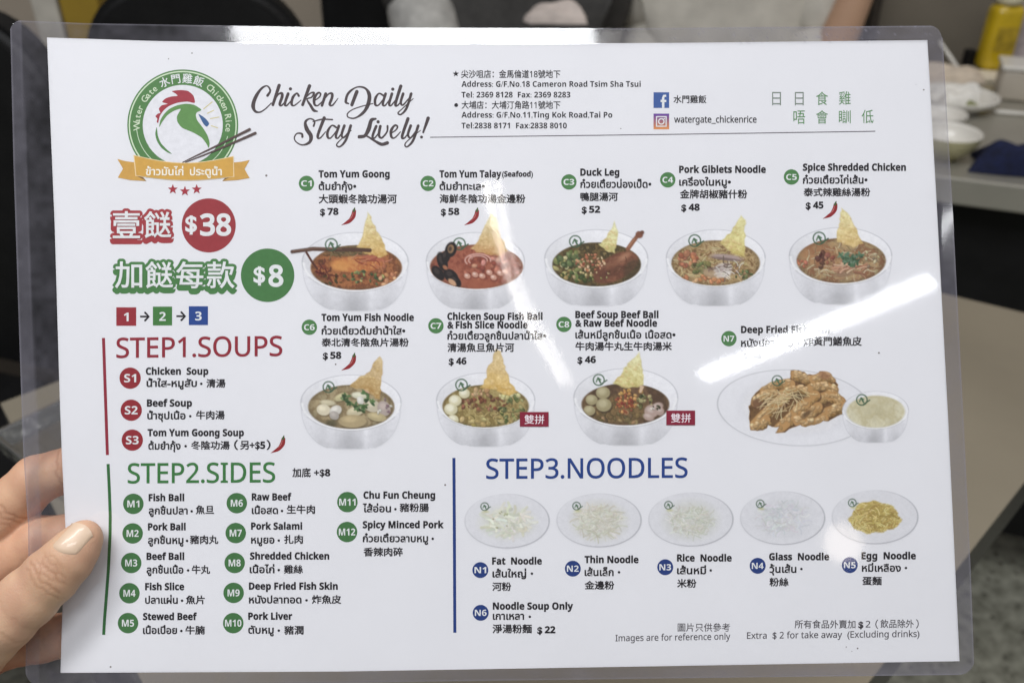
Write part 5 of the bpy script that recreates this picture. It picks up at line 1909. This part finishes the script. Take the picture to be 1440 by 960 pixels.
# the same reflectance from both sides of the sheet: the index is inverted where a ray leaves through the back face
geo = nt.nodes.new("ShaderNodeNewGeometry")
iorm = nt.nodes.new("ShaderNodeMapRange")
iorm.inputs["To Min"].default_value = 1.5
iorm.inputs["To Max"].default_value = 1 / 1.5
nt.links.new(geo.outputs["Backfacing"], iorm.inputs["Value"])
nt.links.new(iorm.outputs[0], fz.inputs["IOR"])
nt.links.new(fz.outputs[0], fm.inputs[0])
nt.links.new(fm.outputs[0], m2.inputs[0])
nt.links.new(m1.outputs[0], m2.inputs[1])
nt.links.new(gl.outputs[0], m2.inputs[2])
nt.links.new(m2.outputs[0], out.inputs[0])
h = haze.ravel()[:, None]
film = obj("laminate_film", V, fs, FILM, menu, smooth=True, colors=np.concatenate([h, rim.ravel()[:, None], h, np.ones_like(h)], 1))
film["label"] = "clear glossy plastic pouch around the paper"

# ------------------------------------------------------------------ the hand holding the menu
def P3(px_, py_, z_):
    """millimetres in the menu's frame"""
    k_ = (D * 1000 - z_) / (D * 1000)
    return np.array([(px_ - 720) * S * 1000 * k_, (480 - py_) * S * 1000 * k_, z_])


H = 0.55
lo3 = np.array([-240.0, -185.0, -62.0])
hi3 = np.array([-122.0, -32.0, 22.0])
dim = ((hi3 - lo3) / H).astype(int) + 1
SDF = np.full(dim, 40.0, np.float32)
GX = [lo3[a_] + H * np.arange(dim[a_]) for a_ in range(3)]


def chain(pts, zs=1.0, k=1.2, kin=2.5):
    """smooth union of a tapered chain into the field; zs flattens it front to back"""
    loc = np.full(dim, 40.0, np.float32)
    P_ = [(P3(p_[0], p_[1], p_[2]), p_[3]) for p_ in pts]
    for (a_, ra), (b_, rb) in zip(P_[:-1], P_[1:]):
        R = max(ra, rb) + 7
        sl = []
        for ax in range(3):
            i0 = max(0, int((min(a_[ax], b_[ax]) - R - lo3[ax]) / H))
            i1 = min(dim[ax], int((max(a_[ax], b_[ax]) + R - lo3[ax]) / H) + 2)
            sl.append(slice(i0, max(i0, i1)))
        sl = tuple(sl)
        X_ = GX[0][sl[0]][:, None, None]; Y_ = GX[1][sl[1]][None, :, None]; Z_ = GX[2][sl[2]][None, None, :]
        if X_.size == 0 or Y_.size == 0 or Z_.size == 0:
            continue
        e = b_ - a_
        t_ = np.clip(((X_ - a_[0]) * e[0] + (Y_ - a_[1]) * e[1] + (Z_ - a_[2]) * e[2]) / (e @ e), 0, 1)
        d_ = np.sqrt((X_ - a_[0] - t_ * e[0]) ** 2 + (Y_ - a_[1] - t_ * e[1]) ** 2 + ((Z_ - a_[2] - t_ * e[2]) / zs) ** 2) - (ra + (rb - ra) * t_)
        cur = loc[sl]
        hh = np.clip(0.5 + 0.5 * (cur - d_) / kin, 0, 1)
        loc[sl] = cur * (1 - hh) + d_ * hh - kin * hh * (1 - hh) * 0.5
    hh = np.clip(0.5 + 0.5 * (SDF - loc) / k, 0, 1)
    SDF[:] = SDF * (1 - hh) + loc * hh - k * hh * (1 - hh)


# index, middle, ring, little finger behind the sheet, the palm, then the thumb in front
chain([(-150, 868, -26, 10.5), (-70, 800, -17, 10.2), (2, 724, -11.5, 9.6), (52, 674, -10.0, 8.4), (110, 655, -9.8, 7.8), (165, 648, -9.0, 6.8)])
chain([(-150, 910, -28, 10.5), (-60, 862, -19, 10.0), (5, 792, -13, 9.2), (60, 760, -11.0, 8.5), (125, 750, -10.2, 7.8), (170, 746, -9.5, 6.8)])
chain([(-150, 965, -28, 10.0), (-60, 938, -20, 9.5), (5, 905, -13, 8.9), (60, 897, -10.8, 8.2), (120, 888, -10.0, 7.4), (160, 884, -9.2, 6.4)])
chain([(-150, 1020, -28, 9.0), (-60, 1010, -20, 8.5), (5, 1000, -13, 7.8), (60, 1000, -10, 7.0), (110, 995, -9.4, 6.2)])
chain([(-190, 1120, -32, 20), (-165, 1000, -30, 20), (-150, 900, -30, 15)], k=5)
chain([(-150, 900, -30, 12), (-155, 1015, -30, 14)], k=5)
chain([(-190, 1090, -26, 18), (-125, 985, -8, 15)], k=5)
chain([(-125, 985, -8, 14.5), (-48, 918, 3.0, 12.4), (6, 868, 8.6, 10.7), (40, 840, 9.0, 9.7), (72, 809, 9.0, 9.2), (96, 785, 8.2, 8.4), (111, 766, 7.2, 7.2), (120, 754, 6.4, 5.6)], zs=0.80, k=3.0, kin=3.0)


def surface_nets(F_, org, h_):
    s = F_ < 0
    nx_, ny_, nz_ = F_.shape
    cnt = np.zeros((nx_ - 1, ny_ - 1, nz_ - 1), np.uint8)
    for a_ in (0, 1):
        for b_ in (0, 1):
            for c_ in (0, 1):
                cnt += s[a_:nx_ - 1 + a_, b_:ny_ - 1 + b_, c_:nz_ - 1 + c_]
    act = (cnt > 0) & (cnt < 8)
    I = np.argwhere(act)
    idx = np.full(act.shape, -1, np.int64)
    idx[act] = np.arange(len(I))
    acc = np.zeros((len(I), 3)); num = np.zeros(len(I))
    cor = [(a_, b_, c_) for a_ in (0, 1) for b_ in (0, 1) for c_ in (0, 1)]
    for p_ in cor:
        for ax in range(3):
            if p_[ax]:
                continue
            q_ = list(p_); q_[ax] = 1
            f0 = F_[I[:, 0] + p_[0], I[:, 1] + p_[1], I[:, 2] + p_[2]]
            f1 = F_[I[:, 0] + q_[0], I[:, 1] + q_[1], I[:, 2] + q_[2]]
            m_ = (f0 < 0) != (f1 < 0)
            t_ = np.where(m_, f0 / np.where(m_, f0 - f1, 1), 0)
            pos = np.tile(np.array(p_, float), (len(I), 1)); pos[:, ax] += t_
            acc += np.where(m_[:, None], pos, 0); num += m_
    V_ = org + h_ * (I + acc / num[:, None])
    faces = []
    for ax in range(3):
        u_, w_ = (ax + 1) % 3, (ax + 2) % 3
        a_sl = [slice(None)] * 3; b_sl = [slice(None)] * 3
        a_sl[ax] = slice(0, -1); b_sl[ax] = slice(1, None)
        ch = s[tuple(a_sl)] != s[tuple(b_sl)]
        E_ = np.argwhere(ch)
        ok = (E_[:, u_] > 0) & (E_[:, w_] > 0) & (E_[:, u_] < F_.shape[u_] - 1) & (E_[:, w_] < F_.shape[w_] - 1)
        E_ = E_[ok]
        neg = s[E_[:, 0], E_[:, 1], E_[:, 2]]

        def cell(du, dw):
            q_ = E_.copy(); q_[:, u_] += du; q_[:, w_] += dw
            return idx[q_[:, 0], q_[:, 1], q_[:, 2]]
        quad_ = np.stack([cell(-1, -1), cell(0, -1), cell(0, 0), cell(-1, 0)], -1)
        quad_[~neg] = quad_[~neg][:, ::-1]
        faces.append(quad_)
    return V_, np.concatenate(faces)


HV, HF = surface_nets(SDF, lo3, H)
# relax
for it in range(5):
    acc = np.zeros_like(HV); num = np.zeros(len(HV))
    for a_ in range(4):
        b_ = (a_ + 1) % 4
        np.add.at(acc, HF[:, a_], HV[HF[:, b_]]); np.add.at(num, HF[:, a_], 1)
        np.add.at(acc, HF[:, b_], HV[HF[:, a_]]); np.add.at(num, HF[:, b_], 1)
    HV = HV * 0.4 + 0.6 * acc / np.maximum(num, 1)[:, None]


def vnormals(V_, F_):
    n_ = np.cross(V_[F_[:, 2]] - V_[F_[:, 0]], V_[F_[:, 3]] - V_[F_[:, 1]])
    N_ = np.zeros_like(V_)
    for a_ in range(4):
        np.add.at(N_, F_[:, a_], n_)
    return N_ / np.maximum(np.linalg.norm(N_, axis=1), 1e-9)[:, None]


HN = vnormals(HV, HF)


def creases(V_, N_, K, axis, lines, half, front, zlim):
    """wrinkles across a joint: shallow grooves perpendicular to axis at K"""
    k3 = P3(*K)
    a_ = np.array([axis[0], axis[1], 0.0]); a_ /= np.linalg.norm(a_)
    q_ = np.array([-a_[1], a_[0], 0])
    s_ = (V_ - k3) @ a_; t_ = (V_ - k3) @ q_
    disp = np.zeros(len(V_))
    for (s0, bend, dep, sig, t0, t1, wv) in lines:
        c_ = s0 + bend * (t_ / 8) ** 2 + wv * np.sin(t_ * 0.9 + s0 * 3) + 0.22 * np.sin(t_ * 1.7 + 5.3 * s0) + 0.12 * np.sin(t_ * 3.7 + 2.1 * s0)
        fade = np.clip((t_ - t0) / 1.5, 0, 1) * np.clip((t1 - t_) / 1.5, 0, 1)
        disp -= dep * np.exp(-((s_ - c_) / sig) ** 2) * fade
        disp += 0.35 * 0.3 * dep * np.exp(-((s_ - c_ - 1.6 * sig) / (1.4 * sig)) ** 2) * fade
    near = (np.abs(s_) < 9) & (np.abs(t_) < half) & ((N_[:, 2] > 0.0) == front) & (V_[:, 2] > zlim)
    return disp * near * np.clip(np.abs(N_[:, 2]) * 2.5, 0, 1)


ax_t = (33, 31)   # thumb direction on the page (x right, y up)
dsp = creases(HV, HN, (70, 805, 15), ax_t, [(-4.8, 0.9, 0.30, 0.45, -9, 7, 0.3), (-2.6, 0.5, 0.42, 0.50, -8, 8, 0.35), (-0.9, 0.2, 0.30, 0.40, -4, 7, 0.3), (0.8, -0.2, 0.34, 0.45, -7, 6, 0.4), (2.6, -0.6, 0.26, 0.40, -6, 7, 0.3), (4.2, -0.9, 0.18, 0.4, -3, 6, 0.3)], 12, True, 6)
dsp += creases(HV, HN, (4, 712, -4), (40, 42), [(-1.6, 0.4, 0.40, 0.5, -9, 9, 0.4), (0.6, 0.2, 0.45, 0.5, -9, 9, 0.3), (-4.0, 0.5, 0.25, 0.5, -8, 8, 0.3)], 12, True, -12)
dsp += creases(HV, HN, (84, 660, -4), (40, 8), [(0.0, 0.6, 0.45, 0.55, -8, 8, 0.3), (2.0, 0.4, 0.3, 0.5, -8, 8, 0.3)], 12, True, -12)
dsp += creases(HV, HN, (6, 880, 17), (33, 31), [(-3, 1.2, 0.22, 0.6, -12, 12, 0.5), (3, 0.8, 0.14, 0.6, -10, 10, 0.4)], 14, True, 8)
HV = HV + HN * (0.45 * dsp)[:, None]

SKIN = bpy.data.materials.new("hand_skin")
SKIN.use_nodes = True
nt = SKIN.node_tree
pb2 = nt.nodes["Principled BSDF"]
tcd = nt.nodes.new("ShaderNodeTexCoord")
n1 = nt.nodes.new("ShaderNodeTexNoise"); n1.inputs["Scale"].default_value = 70; n1.inputs["Detail"].default_value = 5
rp = nt.nodes.new("ShaderNodeValToRGB")
rp.color_ramp.elements[0].position = 0.35
rp.color_ramp.elements[0].color = (0.52, 0.33, 0.22, 1)
rp.color_ramp.elements[1].position = 0.68
rp.color_ramp.elements[1].color = (0.62, 0.44, 0.285, 1)
nt.links.new(tcd.outputs["Object"], n1.inputs["Vector"])
nt.links.new(n1.outputs["Fac"], rp.inputs[0])
ca = nt.nodes.new("ShaderNodeAttribute"); ca.attribute_name = "Col"
cs2 = nt.nodes.new("ShaderNodeSeparateColor")
nt.links.new(ca.outputs["Color"], cs2.inputs[0])
mxa = nt.nodes.new("ShaderNodeMixRGB"); mxa.blend_type = 'MULTIPLY'
mxa.inputs["Color2"].default_value = (0.62, 0.50, 0.42, 1)
nt.links.new(cs2.outputs[0], mxa.inputs["Fac"])
nt.links.new(rp.outputs[0], mxa.inputs["Color1"])
mxb = nt.nodes.new("ShaderNodeMixRGB"); mxb.blend_type = 'MULTIPLY'
mxb.inputs["Color2"].default_value = (1.0, 0.82, 0.78, 1)
nt.links.new(cs2.outputs[1], mxb.inputs["Fac"])
nt.links.new(mxa.outputs[0], mxb.inputs["Color1"])
nt.links.new(mxb.outputs[0], pb2.inputs["Base Color"])
pb2.inputs["Roughness"].default_value = 0.5
pb2.inputs["Specular IOR Level"].default_value = 0.35
pb2.inputs["Subsurface Weight"].default_value = 0.12
pb2.inputs["Subsurface Radius"].default_value = (1.0, 0.35, 0.18)
pb2.inputs["Subsurface Scale"].default_value = 0.003
v1 = nt.nodes.new("ShaderNodeTexVoronoi"); v1.inputs["Scale"].default_value = 1500
n2 = nt.nodes.new("ShaderNodeTexNoise"); n2.inputs["Scale"].default_value = 500; n2.inputs["Detail"].default_value = 4
ad = nt.nodes.new("ShaderNodeMath"); ad.operation = 'ADD'
nt.links.new(tcd.outputs["Object"], v1.inputs["Vector"])
nt.links.new(tcd.outputs["Object"], n2.inputs["Vector"])
nt.links.new(v1.outputs["Distance"], ad.inputs[0])
nt.links.new(n2.outputs["Fac"], ad.inputs[1])
bb = nt.nodes.new("ShaderNodeBump"); bb.inputs["Strength"].default_value = 0.14; bb.inputs["Distance"].default_value = 0.00035
nt.links.new(ad.outputs[0], bb.inputs["Height"])
nt.links.new(bb.outputs[0], pb2.inputs["Normal"])

# nail: laid on the back of the thumb tip
bvh = BVHTree.FromPolygons([tuple(v) for v in HV], [tuple(int(q) for q in f) for f in HF])
eye = Vector((0, 0, D * 1000))
corners = {"p0": (65, 773), "p1": (105, 786), "d1": (136, 750), "d0": (105, 730)}
NU, NV_ = 22, 26
nv, nf = [], []
okg = {}


def nail_px(u, v):
    """u across, v along; rounded cuticle and free edge"""
    a_ = np.array(corners["p0"]) * (1 - u) + np.array(corners["p1"]) * u
    b_ = np.array(corners["d0"]) * (1 - u) + np.array(corners["d1"]) * u
    arch = (2 * u - 1) ** 2
    vv_ = 0.02 + v * 0.98
    vv_ = vv_ * (1 - 0.16 * arch) + 0.13 * arch * (1 - v)
    return a_ * (1 - vv_) + b_ * vv_


for jv in range(NV_ + 1):
    for iu in range(NU + 1):
        u, v_ = iu / NU, jv / NV_
        q_ = nail_px(u, v_)
        tgt = Vector(P3(q_[0], q_[1], 8.0))
        d_ = (tgt - eye).normalized()
        hit, nrm, _, _ = bvh.ray_cast(eye, d_)
        if hit is None or hit.z < 1.5:
            near_, nrm, _, _ = bvh.find_nearest(tgt)
            hit = near_
        lift = 0.12 + 0.32 * (1 - abs(2 * u - 1) ** 3) * min(1, v_ * 6) + (0.35 * max(0, v_ - 0.8) * 2)
        if iu in (0, NU) or jv == 0:
            lift = -0.35
        nv.append(hit + nrm * lift)
for jv in range(NV_):
    for iu in range(NU):
        a_ = jv * (NU + 1) + iu
        nf.append((a_, a_ + 1, a_ + NU + 2, a_ + NU + 1))
NVA = np.array([tuple(q_) for q_ in nv])
# relax the nail so that it reads as one smooth plate
for it in range(6):
    G = NVA.reshape(NV_ + 1, NU + 1, 3)
    G2 = G.copy()
    G2[1:-1, 1:-1] = 0.5 * G[1:-1, 1:-1] + 0.125 * (G[:-2, 1:-1] + G[2:, 1:-1] + G[1:-1, :-2] + G[1:-1, 2:])
    NVA = G2.reshape(-1, 3)

hand = empty("hand", (0, 0, 0), "left hand gripping the menu with its thumb on the lower left of the sheet", "hand")
org = P3(-20, 860, 0) / 1000
hand.matrix_world = MENU_M @ Matrix.Translation(Vector(org))
k1 = P3(70, 806, 15)
pig_shade = 0.36 * np.exp(-(((HV - k1) ** 2).sum(1)) / 9.0 ** 2) * (HN[:, 2] > 0)
pig_shade = pig_shade + np.clip(-dsp * 1.2, 0, 0.45)  # crease shade put into the colour too, following the groove depth
red = 0.35 + 0.65 * np.clip(-HV[:, 2] / 14 + 0.4, 0, 1)           # the fingers are ruddier than the thumb
obj("skin", HV / 1000 - org, HF, SKIN, hand, smooth=True, colors=np.stack([np.clip(pig_shade, 0, 1), red, red, np.ones(len(HV))], 1))
NAIL = mat("thumb_nail", (0.60, 0.44, 0.31), 0.40, noise=0.06, nscale=150, spec=0.5, coat=0.2)
obj("nail", NVA / 1000 - org, nf, NAIL, hand, smooth=True)
